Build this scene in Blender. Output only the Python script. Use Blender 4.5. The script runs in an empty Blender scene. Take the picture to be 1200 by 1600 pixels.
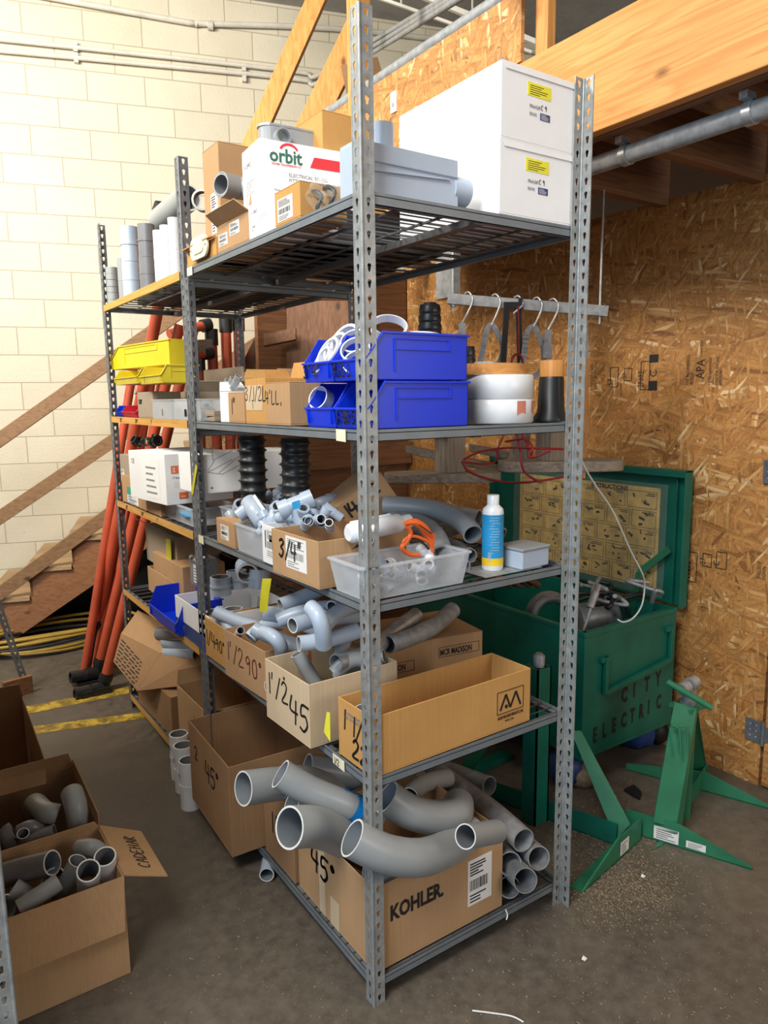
import bpy, bmesh, math, random
from mathutils import Vector, Matrix
random.seed(7)
S = bpy.context.scene
COL = S.collection
PI = math.pi
# ---------------------------------------------------------------- camera
CAM = Vector((-0.9166, -1.4289, 1.5996)); YAW, PIT, ROL, FPX = -0.5952, -0.1555, -0.0117, 1130.44
FW = Vector((-math.sin(YAW)*math.cos(PIT), math.cos(YAW)*math.cos(PIT), math.sin(PIT)))
RT = Vector((math.cos(YAW), math.sin(YAW), 0)); UP = RT.cross(FW)
RR = RT*math.cos(ROL) + UP*math.sin(ROL); UU = -RT*math.sin(ROL) + UP*math.cos(ROL)
cd = bpy.data.cameras.new('camera'); cam = bpy.data.objects.new('camera', cd); COL.objects.link(cam)
cd.sensor_fit = 'VERTICAL'; cd.sensor_height = 36; cd.lens = FPX/1600*36; cd.clip_start = 0.05
cam.matrix_world = Matrix(((RR.x, UU.x, -FW.x, CAM.x), (RR.y, UU.y, -FW.y, CAM.y), (RR.z, UU.z, -FW.z, CAM.z), (0, 0, 0, 1)))
S.camera = cam
# ---------------------------------------------------------------- light
S.view_settings.view_transform = 'Standard'; S.view_settings.look = 'None'
S.view_settings.gamma = 1; S.view_settings.use_curve_mapping = False
S.view_settings.exposure = 0.0
W = bpy.data.worlds.new('world'); S.world = W; W.use_nodes = True
W.node_tree.nodes['Background'].inputs[0].default_value = (0.62, 0.68, 0.8, 1)
W.node_tree.nodes['Background'].inputs[1].default_value = 0.20
def area(name, loc, target, sx, sy, power, color):
    l = bpy.data.lights.new(name, 'AREA'); l.shape = 'RECTANGLE'; l.size = sx; l.size_y = sy
    l.energy = power; l.color = color
    o = bpy.data.objects.new(name, l); COL.objects.link(o); o.location = loc
    o.rotation_euler = (Vector(target)-Vector(loc)).to_track_quat('-Z', 'Y').to_euler(); return o
area('open_door_daylight', (-3.8, -1.5, 2.5), (0.3, 0.8, 1.2), 3.0, 2.6, 105, (0.62, 0.80, 1.0))
area('front_daylight', (2.1, -3.3, 2.1), (0.9, 0.4, 1.2), 2.2, 1.7, 94, (1.0, 0.93, 0.82))
area('wall_glow_lamp', (-2.2, 1.9, 3.9), (0.4, 4.4, 3.1), 1.2, 1.2, 235, (1.0, 0.925, 0.79))  # unseen lamp added for the bright upper part of the block wall
area('high_area_lamp', (-2.0, -1.0, 4.35), (0.5, 0.6, 1.8), 1.6, 1.6, 230, (1.0, 0.95, 0.87))  # unseen lamp added up high so the upper shelves come out brighter
# ---------------------------------------------------------------- measuring helpers (a sight line cut by a real plane of the room)
def _ray(u, v): return FW + RR*((u-600)/FPX) + UU*((800-v)/FPX)
def at(u, v, x=None, y=None, z=None, dep=None):
    d = _ray(u, v)
    if x is not None: t = (x-CAM.x)/d.x
    elif y is not None: t = (y-CAM.y)/d.y
    elif z is not None: t = (z-CAM.z)/d.z
    else: t = dep
    return CAM + d*t
WN = Vector((.297, .955, 0)).normalized(); WD = Vector((.955, -.297, 0)).normalized(); WC = 4.4558
def onw(s, d, z): return WN*(WC/1.00012-d) + WD*s + Vector((0, 0, z))   # s along the block wall, d out of it
# ---------------------------------------------------------------- materials
MC = {}
def nodes(name):
    m = bpy.data.materials.new(name); m.use_nodes = True
    nt = m.node_tree; return m, nt, nt.nodes['Principled BSDF']
def N(nt, t, **k):
    n = nt.nodes.new(t)
    for a, b in k.items():
        if a in n.inputs.keys() if isinstance(a, str) else False: n.inputs[a].default_value = b
        else: setattr(n, a, b)
    return n
def lk(nt, a, b): nt.links.new(a, b)
def mix(nt, fac, a, b, blend='MIX'):
    n = nt.nodes.new('ShaderNodeMix'); n.data_type = 'RGBA'; n.blend_type = blend
    for sock, val in ((n.inputs[0], fac), (n.inputs[6], a), (n.inputs[7], b)):
        if hasattr(val, 'links'): lk(nt, val, sock)
        elif isinstance(val, (tuple, list)): sock.default_value = (*val[:3], 1)
        else: sock.default_value = val
    return n.outputs[2]
def ramp(nt, fac, stops):
    n = nt.nodes.new('ShaderNodeValToRGB'); lk(nt, fac, n.inputs[0])
    e = n.color_ramp.elements
    while len(e) < len(stops): e.new(0.5)
    for i, (p, c) in enumerate(stops): e[i].position = p; e[i].color = (*c, 1) if len(c) == 3 else c
    return n.outputs[0]
def coord(nt, scale=(1, 1, 1), rot=(0, 0, 0), loc=(0, 0, 0)):
    t = nt.nodes.new('ShaderNodeTexCoord'); mp = nt.nodes.new('ShaderNodeMapping')
    mp.inputs['Scale'].default_value = scale; mp.inputs['Rotation'].default_value = rot; mp.inputs['Location'].default_value = loc
    lk(nt, t.outputs['Object'], mp.inputs[0]); return mp.outputs[0]
def noise(nt, vec, scale, detail=4, rough=.5):
    n = nt.nodes.new('ShaderNodeTexNoise'); n.inputs['Scale'].default_value = scale
    n.inputs['Detail'].default_value = detail; n.inputs['Roughness'].default_value = rough
    lk(nt, vec, n.inputs['Vector']); return n.outputs['Fac']
def bump(nt, b, h, strength=.3, dist=.002):
    n = nt.nodes.new('ShaderNodeBump'); n.inputs['Strength'].default_value = strength; n.inputs['Distance'].default_value = dist
    lk(nt, h, n.inputs['Height']); lk(nt, n.outputs[0], b.inputs['Normal'])
def mat(name, col, rough=.5, metal=0, var=.12, vs=9, alpha=1, trans=0, spec=.5, bmp=0):
    if name in MC: return MC[name]
    m, nt, b = nodes(name)
    c = coord(nt); f = noise(nt, c, vs, 5, .6)
    lo = tuple(x*(1-var) for x in col); hi = tuple(min(1, x*(1+var)) for x in col)
    lk(nt, ramp(nt, f, [(.3, lo), (.7, hi)]), b.inputs['Base Color'])
    b.inputs['Roughness'].default_value = rough; b.inputs['Metallic'].default_value = metal
    b.inputs['Alpha'].default_value = alpha; b.inputs['Transmission Weight'].default_value = trans
    b.inputs['Specular IOR Level'].default_value = spec
    if bmp: bump(nt, b, noise(nt, c, vs*8, 3), bmp, .002)
    MC[name] = m; return m
def m_card(name, col, ax=0):
    if name in MC: return MC[name]
    m, nt, b = nodes(name)
    s = [6, 6, 6]; c = coord(nt)
    f1 = noise(nt, c, 5, 4, .6)
    sc = (240, 240, 3); f2 = noise(nt, coord(nt, sc), 1, 2)
    base = ramp(nt, f1, [(.3, tuple(x*.86 for x in col)), (.72, tuple(min(1, x*1.1) for x in col))])
    o = mix(nt, .35, base, ramp(nt, f2, [(.35, tuple(x*.82 for x in col)), (.65, tuple(min(1, x*1.08) for x in col))]))
    lk(nt, o, b.inputs['Base Color']); b.inputs['Roughness'].default_value = .82
    b.inputs['Specular IOR Level'].default_value = .25
    bump(nt, b, f2, .12, .001); MC[name] = m; return m
def m_wood(name, axis, c1, c2, scale=1, rough=.6):
    if name in MC: return MC[name]
    m, nt, b = nodes(name)
    s = [9*scale]*3; s['xyz'.index(axis)] = .55*scale
    c = coord(nt, tuple(s)); f = noise(nt, c, 1.3, 3, .55)
    w = nt.nodes.new('ShaderNodeMath'); w.operation = 'MULTIPLY'; lk(nt, f, w.inputs[0]); w.inputs[1].default_value = 9
    w2 = nt.nodes.new('ShaderNodeMath'); w2.operation = 'FRACT'; lk(nt, w.outputs[0], w2.inputs[0])
    fine = [60*scale]*3; fine['xyz'.index(axis)] = 2*scale
    f2 = noise(nt, coord(nt, tuple(fine)), 1.5, 3)
    col = ramp(nt, w2.outputs[0], [(0, c1), (.55, tuple((p+q)/2 for p, q in zip(c1, c2))), (.85, c2), (1, c1)])
    col = mix(nt, .4, col, ramp(nt, f2, [(.35, c2), (.65, c1)]))
    kn = nt.nodes.new('ShaderNodeTexVoronoi'); kn.inputs['Scale'].default_value = 1.0
    ks = [5, 5, 5]; ks['xyz'.index(axis)] = 2.5
    lk(nt, coord(nt, tuple(ks)), kn.inputs['Vector'])
    col = mix(nt, ramp(nt, kn.outputs['Distance'], [(0.03, (1, 1, 1)), (.09, (0, 0, 0))]), col, tuple(x*.35 for x in c2))
    lk(nt, col, b.inputs['Base Color']); b.inputs['Roughness'].default_value = rough
    bump(nt, b, f2, .25, .001); MC[name] = m; return m
def m_osb(name, a, bx, tint=(1, 1, 1)):
    """a, bx: which object axes span the sheet"""
    if name in MC: return MC[name]
    m, nt, b = nodes(name)
    t = nt.nodes.new('ShaderNodeTexCoord'); sp = nt.nodes.new('ShaderNodeSeparateXYZ'); lk(nt, t.outputs['Object'], sp.inputs[0])
    cb = nt.nodes.new('ShaderNodeCombineXYZ'); lk(nt, sp.outputs['XYZ'.index(a)], cb.inputs[0]); lk(nt, sp.outputs['XYZ'.index(bx)], cb.inputs[1])
    T = lambda c: tuple(x*y for x, y in zip(c, tint))
    col = T((.46, .22, .058)); hgt = None
    warp = nt.nodes.new('ShaderNodeTexNoise'); warp.inputs['Scale'].default_value = 3; lk(nt, cb.outputs[0], warp.inputs['Vector'])
    wv = nt.nodes.new('ShaderNodeMix'); wv.data_type = 'VECTOR'; wv.inputs[0].default_value = .06
    lk(nt, cb.outputs[0], wv.inputs[4]); lk(nt, warp.outputs['Color'], wv.inputs[5])
    for i, (ang, sx, sy, thr) in enumerate(((.05, 9, 40, .0), (.6, 10, 46, .45), (-.55, 9, 42, .5), (1.2, 11, 50, .66), (-1.0, 11, 52, .62), (.2, 8, 56, .58), (1.6, 13, 80, .78), (-.2, 7, 75, .66), (-1.45, 15, 95, .86), (.9, 14, 100, .84))):
        r = nt.nodes.new('ShaderNodeMapping'); r.inputs['Rotation'].default_value = (0, 0, ang); r.inputs['Location'].default_value = (i*3.7, i*1.9, 0)
        lk(nt, wv.outputs[1], r.inputs[0])
        s2 = nt.nodes.new('ShaderNodeMapping'); s2.inputs['Scale'].default_value = (sx, sy, 1); lk(nt, r.outputs[0], s2.inputs[0])
        v = nt.nodes.new('ShaderNodeTexVoronoi'); v.inputs['Scale'].default_value = 1; v.voronoi_dimensions = '2D'; lk(nt, s2.outputs[0], v.inputs['Vector'])
        se = nt.nodes.new('ShaderNodeSeparateColor'); lk(nt, v.outputs['Color'], se.inputs[0])
        cc = ramp(nt, se.outputs[1], [(0, T((.24, .085, .020))), (.10, T((.46, .20, .046))), (.5, T((.56, .275, .075))), (.86, T((.64, .34, .105))), (.95, T((.80, .54, .25))), (1, T((.95, .74, .44)))])
        mk = nt.nodes.new('ShaderNodeMath'); mk.operation = 'GREATER_THAN'; mk.inputs[1].default_value = thr; lk(nt, se.outputs[0], mk.inputs[0])
        ed = ramp(nt, v.outputs['Distance'], [(.25, (1, 1, 1)), (.75, (.62, .62, .62))])
        cc = mix(nt, 1, cc, ed, 'MULTIPLY')
        col = mix(nt, mk.outputs[0], col, cc)
    fine = noise(nt, coord(nt, (120, 120, 120)), 1, 3)
    col = mix(nt, .18, col, ramp(nt, fine, [(.3, T((.2, .09, .02))), (.7, T((.7, .45, .2)))]))
    lk(nt, col, b.inputs['Base Color']); b.inputs['Roughness'].default_value = .62
    bw = nt.nodes.new('ShaderNodeRGBToBW'); lk(nt, col, bw.inputs[0]); bump(nt, b, bw.outputs[0], .35, .004)
    MC[name] = m; return m
def m_cmu():
    m, nt, b = nodes('painted_block')
    t = nt.nodes.new('ShaderNodeTexCoord'); sp = nt.nodes.new('ShaderNodeSeparateXYZ'); lk(nt, t.outputs['Object'], sp.inputs[0])
    cb = nt.nodes.new('ShaderNodeCombineXYZ'); lk(nt, sp.outputs[0], cb.inputs[0]); lk(nt, sp.outputs[2], cb.inputs[1])
    mp = nt.nodes.new('ShaderNodeMapping'); mp.inputs['Location'].default_value = (1.4506+.406*10, .2035*20-2.156, 0); lk(nt, cb.outputs[0], mp.inputs[0])
    bt = nt.nodes.new('ShaderNodeTexBrick'); lk(nt, mp.outputs[0], bt.inputs['Vector'])
    bt.inputs['Scale'].default_value = 1; bt.inputs['Brick Width'].default_value = .406; bt.inputs['Row Height'].default_value = .2035
    bt.inputs['Mortar Size'].default_value = .0045; bt.inputs['Mortar Smooth'].default_value = .6; bt.offset = .5
    bt.inputs['Color1'].default_value = (.70, .66, .55, 1); bt.inputs['Color2'].default_value = (.76, .72, .61, 1)
    bt.inputs['Mortar'].default_value = (.50, .45, .36, 1)
    c = coord(nt); f = noise(nt, c, 1.6, 5, .6)
    col = mix(nt, .55, bt.outputs['Color'], ramp(nt, f, [(.3, (.66, .60, .47)), (.7, (.80, .77, .68))]), 'MULTIPLY')
    pit = nt.nodes.new('ShaderNodeTexNoise'); pit.inputs['Scale'].default_value = 70; pit.inputs['Detail'].default_value = 6; lk(nt, c, pit.inputs['Vector'])
    col = mix(nt, ramp(nt, pit.outputs['Fac'], [(.27, (1, 1, 1)), (.33, (0, 0, 0))]), col, (.35, .29, .2))
    lk(nt, col, b.inputs['Base Color']); b.inputs['Roughness'].default_value = .55
    ad = nt.nodes.new('ShaderNodeMath'); ad.operation = 'MULTIPLY_ADD'; lk(nt, bt.outputs['Fac'], ad.inputs[0]); ad.inputs[1].default_value = -1.6
    lk(nt, pit.outputs['Fac'], ad.inputs[2]); bump(nt, b, ad.outputs[0], .5, .006)
    return m
def m_floor():
    m, nt, b = nodes('worn_concrete')
    c = coord(nt); f = noise(nt, c, 1.1, 8, .62); g = noise(nt, c, 22, 6, .7); h = noise(nt, c, 130, 2)
    col = ramp(nt, f, [(.28, (.055, .045, .035)), (.5, (.098, .080, .061)), (.72, (.19, .155, .115))])
    col = mix(nt, .5, col, ramp(nt, g, [(.3, (.05, .041, .033)), (.7, (.175, .145, .11))]))
    sp = ramp(nt, h, [(.70, (0, 0, 0)), (.76, (1, 1, 1))])
    col = mix(nt, sp, col, (.45, .37, .26))
    lk(nt, col, b.inputs['Base Color'])
    lk(nt, ramp(nt, g, [(.3, (.38, .38, .38)), (.7, (.7, .7, .7))]), b.inputs['Roughness'])
    bump(nt, b, g, .18, .003); return m
def m_galv(name, col, rough=.38, metal=.75):
    if name in MC: return MC[name]
    m, nt, b = nodes(name); c = coord(nt)
    f = noise(nt, c, 35, 5, .6); g = noise(nt, c, 6, 4)
    lk(nt, ramp(nt, f, [(.3, tuple(x*.7 for x in col)), (.7, tuple(min(1, x*1.2) for x in col))]), b.inputs['Base Color'])
    lk(nt, ramp(nt, g, [(.3, (rough*.8,)*3), (.7, (min(1, rough*1.4),)*3)]), b.inputs['Roughness'])
    b.inputs['Metallic'].default_value = metal; MC[name] = m; return m
K = {}
K['card'] = m_card('kraft_cardboard', (.47, .285, .145)); K['cardO'] = m_card('orange_cardboard', (.56, .30, .095))
K['cardP'] = m_card('pale_cardboard', (.60, .46, .30)); K['cardB'] = m_card('brown_cardboard', (.33, .19, .095)); K['cardG'] = m_card('greyed_cardboard', (.36, .29, .215))
K['white'] = mat('white_carton', (.86, .87, .88), .6, var=.03); K['paper'] = mat('label_paper', (.80, .79, .75), .6, var=.04)
K['pvc'] = mat('grey_pvc', (.30, .315, .32), .36, var=.08, vs=5); K['pvcL'] = mat('light_grey_pvc', (.43, .51, .62), .3, var=.07, vs=5)
K['pvcD'] = mat('dark_grey_pvc', (.19, .19, .20), .3, var=.1); K['pvcW'] = mat('white_pvc', (.78, .80, .82), .3, var=.04)
K['rim'] = mat('cut_pvc_edge', (.72, .72, .69), .5, var=.08); K['inner'] = mat('pipe_bore', (.20, .22, .24), .6)
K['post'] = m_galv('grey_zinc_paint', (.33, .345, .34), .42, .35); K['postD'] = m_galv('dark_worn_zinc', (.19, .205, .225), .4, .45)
K['beam'] = mat('grey_enamel', (.19, .215, .235), .42, .25, vs=14); K['wire'] = mat('dark_wire', (.13, .135, .14), .45, .5)
K['galv'] = m_galv('galvanised', (.52, .55, .58), .32, .65); K['emt'] = m_galv('dull_conduit', (.33, .345, .355), .48, .15)
K['steel'] = m_galv('grey_steel', (.38, .39, .40), .45, .45)
K['blue'] = mat('blue_plastic', (.004, .035, .62), .33, var=.06); K['blueD'] = mat('dark_blue_print', (.02, .06, .22), .5)
K['yellow'] = mat('yellow_plastic', (.66, .54, .015), .4, var=.06); K['red'] = mat('red_plastic', (.6, .02, .04), .4)
K['ink'] = mat('black_marker', (.012, .011, .012), .6); K['inkR'] = mat('red_marker', (.16, .02, .02), .6); K['inkG'] = mat('grey_print', (.25, .25, .25), .7)
K['tape'] = mat('packing_tape', (.50, .33, .16), .25, var=.1); K['masking'] = mat('masking_tape', (.80, .72, .52), .7)
K['rubber'] = mat('black_rubber', (.018, .02, .022), .38, var=.3); K['clear'] = mat('frosted_plastic', (.72, .76, .80), .3, var=.03, alpha=.30)
K['film'] = mat('clear_film', (.9, .88, .8), .12, var=.02, alpha=.10)
K['green'] = mat('green_enamel', (.004, .125, .085), .42, var=.22, vs=7); K['greenL'] = mat('jack_green', (.025, .17, .085), .4, var=.2, vs=8)
K['orange'] = mat('orange_plastic', (.85, .14, .015), .4, var=.06); K['pole'] = mat('orange_fibreglass', (.50, .088, .04), .42, var=.15, vs=6)
K['tapeO'] = m_wood('yellowed_strip', 'y', (.66, .36, .09), (.52, .25, .05), 1)
FIRC = ((.70, .34, .10), (.52, .20, .04))
for a in 'xyz':
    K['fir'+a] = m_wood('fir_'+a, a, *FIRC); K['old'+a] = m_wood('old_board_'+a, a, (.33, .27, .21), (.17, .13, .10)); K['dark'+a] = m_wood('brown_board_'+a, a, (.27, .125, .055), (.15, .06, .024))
    K['tread'+a] = m_wood('stair_pine_'+a, a, (.50, .34, .18), (.36, .215, .10))
K['osb'] = m_osb('strand_board', 'Y', 'Z', (1.04, .94, .86)); K['osbx'] = m_osb('strand_board_x', 'X', 'Z')
K['cmu'] = m_cmu(); K['floor'] = m_floor()
K['ceil'] = mat('ceiling_paint', (.36, .35, .34), .8); K['pipew'] = mat('painted_conduit', (.62, .59, .52), .45)
K['yline'] = mat('worn_yellow_paint', (.50, .34, .04), .6, var=.4, vs=14)
_nt = K['yline'].node_tree; _b = _nt.nodes['Principled BSDF']; _n = noise(_nt, coord(_nt), 16, 8, .75)
lk(_nt, ramp(_nt, _n, [(.45, (1, 1, 1)), (.58, (.15, .15, .15))]), _b.inputs['Alpha'])
K['redw'] = mat('red_wire', (.30, .012, .02), .4); K['whitew'] = mat('white_cord', (.8, .8, .78), .5); K['cable'] = mat('yellow_cable', (.42, .27, .04), .5)
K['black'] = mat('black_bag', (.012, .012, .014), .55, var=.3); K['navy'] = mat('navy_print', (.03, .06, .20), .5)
K['sky'] = mat('sky_blue_label', (.02, .30, .62), .4); K['lyel'] = mat('yellow_label', (.85, .80, .05), .5); K['oyel'] = mat('amber_label', (.85, .58, .02), .5)
K['teal'] = mat('teal_print', (.02, .30, .20), .5); K['redp'] = mat('red_print', (.7, .03, .04), .5); K['orp'] = mat('orange_print', (.75, .16, .05), .5); K['dgp'] = mat('dark_green_print', (.03, .14, .09), .5)
K['manual'] = mat('aged_paper', (.66, .45, .13), .55, var=.35, vs=14)
K['ochre'] = mat('ochre_tag', (.55, .50, .02), .5); K['btape'] = mat('blue_tape', (.0, .17, .50), .5); K['saw'] = mat('sawdust', (.30, .225, .135), .9, var=.3, vs=60)
K['brick'] = mat('scuff_red', (.62, .22, .15), .7)
# ---------------------------------------------------------------- mesh builder
class G:
    def __init__(s): s.v = []; s.f = []; s.m = []; s.sm = []
    def add(s, vs, fs, mi=0, smooth=False):
        o = len(s.v); s.v += [Vector(p) for p in vs]
        for f in fs: s.f.append([i+o for i in f]); s.m.append(mi); s.sm.append(smooth)
        return s
    def box(s, x0, y0, z0, x1, y1, z1, mi=0):
        v = [(x, y, z) for z in (z0, z1) for y in (y0, y1) for x in (x0, x1)]
        return s.add(v, [(0, 2, 3, 1), (4, 5, 7, 6), (0, 1, 5, 4), (2, 6, 7, 3), (0, 4, 6, 2), (1, 3, 7, 5)], mi)
    def bar(s, a, b, w, h, up=(0, 0, 1), mi=0):
        a = Vector(a); b = Vector(b); d = (b-a).normalized(); u = Vector(up)
        if abs(d.dot(u)) > .98: u = Vector((1, 0, 0))
        sd = d.cross(u).normalized(); u = sd.cross(d).normalized()
        v = [p+sd*(i*w/2)+u*(j*h/2) for p in (a, b) for i, j in ((-1, -1), (1, -1), (1, 1), (-1, 1))]
        return s.add(v, [(0, 1, 2, 3), (7, 6, 5, 4), (0, 4, 5, 1), (1, 5, 6, 2), (2, 6, 7, 3), (3, 7, 4, 0)], mi)
    def prism(s, pts, off, mi=0):
        """polygon of 3D points pushed along vector off"""
        n = len(pts); off = Vector(off); v = [Vector(p) for p in pts]+[Vector(p)+off for p in pts]
        return s.add(v, [tuple(range(n))[::-1], tuple(range(n, 2*n))]+[(i, (i+1) % n, n+(i+1) % n, n+i) for i in range(n)], mi)
    def tube(s, pts, r, seg=16, inner=None, mi=0, rim=None, bore=None, cap=True):
        P = [Vector(p) for p in pts]; R = r if isinstance(r, (list, tuple)) else [r]*len(P)
        T = [(P[min(i+1, len(P)-1)]-P[max(i-1, 0)]).normalized() for i in range(len(P))]
        u = T[0].orthogonal().normalized(); rings = []
        for i, t in enumerate(T):
            u = (u-t*u.dot(t)).normalized(); w = t.cross(u)
            rings.append((P[i], u.copy(), w))
        def ringset(k): return [[p+(a*math.cos(2*PI*j/seg)+b*math.sin(2*PI*j/seg))*(R[i]*k if k <= 1 else R[i]) for j in range(seg)] for i, (p, a, b) in enumerate(rings)]
        o = len(s.v); out = ringset(1); vs = [q for ring in out for q in ring]; n = len(P)
        fs = [(i*seg+j, i*seg+(j+1) % seg, (i+1)*seg+(j+1) % seg, (i+1)*seg+j) for i in range(n-1) for j in range(seg)]
        s.add(vs, fs, mi, True)
        if inner:
            k = inner; inn = ringset(k); iv = [q for ring in inn for q in ring]
            s.add(iv, [(f[3], f[2], f[1], f[0]) for f in fs], mi if bore is None else bore, True)
            for e, fl in ((0, False), (n-1, True)):
                vs = out[e]+inn[e]; ff = [(j, seg+j, seg+(j+1) % seg, (j+1) % seg) if not fl else (j, (j+1) % seg, seg+(j+1) % seg, seg+j) for j in range(seg)]
                s.add(vs, ff, mi if rim is None else rim, False)
        elif cap:
            s.add(out[0], [tuple(range(seg))[::-1]], mi); s.add(out[-1], [tuple(range(seg))], mi)
        return s
    def lathe(s, prof, org, axis=(0, 0, 1), seg=28, mi=0):
        """prof: (r, h) list from bottom to top; closed solid of revolution"""
        org = Vector(org); ax = Vector(axis).normalized(); u = ax.orthogonal().normalized(); w = ax.cross(u)
        vs = [org+ax*h+(u*math.cos(2*PI*j/seg)+w*math.sin(2*PI*j/seg))*max(r, 1e-4) for r, h in prof for j in range(seg)]
        n = len(prof)
        fs = [(i*seg+j, i*seg+(j+1) % seg, (i+1)*seg+(j+1) % seg, (i+1)*seg+j) for i in range(n-1) for j in range(seg)]
        s.add(vs, fs, mi, True); s.add(vs[:seg], [tuple(range(seg))[::-1]], mi); s.add(vs[-seg:], [tuple(range(seg))], mi)
        return s
    def mesh(s, name, mats, off=None):
        me = bpy.data.meshes.new(name); o = Vector(off) if off is not None else Vector()
        me.from_pydata([p-o for p in s.v], [], s.f)
        for m in (mats if isinstance(mats, (list, tuple)) else [mats]): me.materials.append(K[m] if isinstance(m, str) else m)
        for p, mi, sm in zip(me.polygons, s.m, s.sm): p.material_index = mi; p.use_smooth = sm
        me.update(); return me
def link(o, parent=None):
    COL.objects.link(o)
    if parent: o.parent = parent
    return o
def tag(o, label, cat, group=None, kind=None):
    o['label'] = label; o['category'] = cat
    if group: o['group'] = group
    if kind: o['kind'] = kind
    return o
def thing(name, label, cat, loc=(0, 0, 0), rz=0, group=None, rot=None):
    o = bpy.data.objects.new(name, None); link(o); o.location = loc; o.rotation_euler = rot or (0, 0, rz); o.empty_display_size = .05
    return tag(o, label, cat, group)
def part(name, g, mats, parent, world=False, bev=0, label=None):
    """world=True: the mesh was laid out in room coordinates, so shift it to its thing's base"""
    off = None
    if world:
        q = parent; off = Vector()
        while q: off += q.location; q = q.parent
    o = bpy.data.objects.new(name, g.mesh(name, mats, off)); link(o, parent)
    if bev: b = o.modifiers.new('bevel', 'BEVEL'); b.width = bev; b.segments = 2; b.limit_method = 'ANGLE'
    if label: o['label'] = label
    return o
def single(name, g, mats, label, cat, group=None, kind=None, bev=0, base=None):
    if base is None:
        xs = [p.x for p in g.v]; ys = [p.y for p in g.v]; base = Vector(((min(xs)+max(xs))/2, (min(ys)+max(ys))/2, min(p.z for p in g.v)))
    o = bpy.data.objects.new(name, g.mesh(name, mats, base)); link(o); o.location = base
    if bev: b = o.modifiers.new('bevel', 'BEVEL'); b.width = bev; b.segments = 2; b.limit_method = 'ANGLE'
    return tag(o, label, cat, group, kind)
def struct(name, g, mats, bev=0):
    o = bpy.data.objects.new(name, g.mesh(name, mats)); link(o); o['kind'] = 'structure'
    if bev: b = o.modifiers.new('bevel', 'BEVEL'); b.width = bev; b.segments = 2
    return o
def curve(a, b, c, n=10):
    a, b, c = Vector(a), Vector(b), Vector(c)
    return [a*(1-t)**2+b*2*t*(1-t)+c*t*t for t in [i/n for i in range(n+1)]]
def spline(pts, n=8):
    P = [Vector(p) for p in pts]; out = []
    for i in range(len(P)-1):
        p0 = P[max(i-1, 0)]; p1 = P[i]; p2 = P[i+1]; p3 = P[min(i+2, len(P)-1)]
        for k in range(n):
            t = k/n; out.append(.5*((2*p1)+(p2-p0)*t+(2*p0-5*p1+4*p2-p3)*t*t+(3*p1-p0-3*p2+p3)*t**3))
    return out+[P[-1]]
# ---------------------------------------------------------------- writing
STK = {'O': ['.3 1,0 .6,.15 0,.5 .2,.5 .8,.3 1'], 'M': ['0 0,.05 1', '.05 1,.3 .4', '.3 .4,.55 1', '.55 1,.6 0'], 'V': ['0 1,.25 0', '.25 0,.5 1'], 'W': ['0 1,.15 0', '.15 0,.3 .7', '.3 .7,.45 0', '.45 0,.6 1'], '7': ['0 1,.5 1', '.5 1,.15 0'], '0': ['0 .5,.1 .9,.4 1,.55 .6,.5 .1,.2 0,.02 .3,0 .5'], '1': ['.25 1,.25 0'], '2': ['0 .8,.2 1,.5 .85,.4 .5,0 0,.6 .02'], '3': ['0 .9,.3 1,.5 .8,.2 .55,.5 .35,.3 0,0 .1'],
 '4': ['.1 1,0 .45,.6 .45', '.45 .9,.45 0'], '5': ['.6 1,.1 .95,.05 .55,.4 .6,.55 .3,.3 0,0 .05'], '9': ['.5 .8,.3 1,.03 .8,.2 .55,.5 .75', '.5 .8,.42 0'], '8': ['.3 .5,.05 .75,.3 1,.5 .75,.05 .25,.3 0,.5 .25,.3 .5'],
 '/': ['.5 1.05,0 -.1'], '"': ['.05 1.1,.02 .8', '.25 1.1,.22 .8'], "'": ['.1 1.1,.05 .8'], ',': ['.2 .1,.1 -.15'], '-': ['0 .5,.4 .5'], '.': ['.1 .05,.16 0'], 'o': ['.15 .8,.05 .9,.15 1.02,.27 .9,.15 .8'],
 'A': ['0 0,.3 1,.6 0', '.12 .4,.5 .4'], 'B': ['0 0,0 1,.4 .85,.05 .55,.5 .3,0 0'], 'C': ['.55 .85,.3 1,.02 .6,.1 .1,.5 .1'], 'D': ['0 0,0 1,.5 .7,.5 .25,0 0'], 'E': ['.5 1,0 1,0 0,.5 0', '0 .5,.4 .5'],
 'K': ['0 1,0 0', '.5 1,0 .45,.55 0'], 'L': ['.05 1,0 0,.5 .02'], 'N': ['0 0,0 1,.5 0,.5 1'], 'S': ['.5 .9,.2 1,.05 .7,.45 .4,.4 .05,0 .05'], 'T': ['0 1,.6 1', '.3 1,.3 0'], 'X': ['0 1,.55 0', '.55 1,0 0'],
 'H': ['0 1,0 0', '.5 1,.5 0', '0 .5,.5 .5'], 'R': ['0 0,0 1,.45 .8,.05 .5,.5 0'], 'U': ['0 1,.05 .1,.4 .05,.5 1'], 'J': ['.4 1,.4 .1,0 .1'], 'F': ['.5 1,0 1,0 0', '0 .5,.35 .5'], 'P': ['0 0,0 1,.45 .8,.05 .5'], 'I': ['.1 1,.1 0'], 'Y': ['0 1,.25 .5,.5 1', '.25 .5,.25 0'], 'G': ['.5 .85,.2 1,0 .4,.3 0,.5 .15,.5 .45,.3 .45']}
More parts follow.
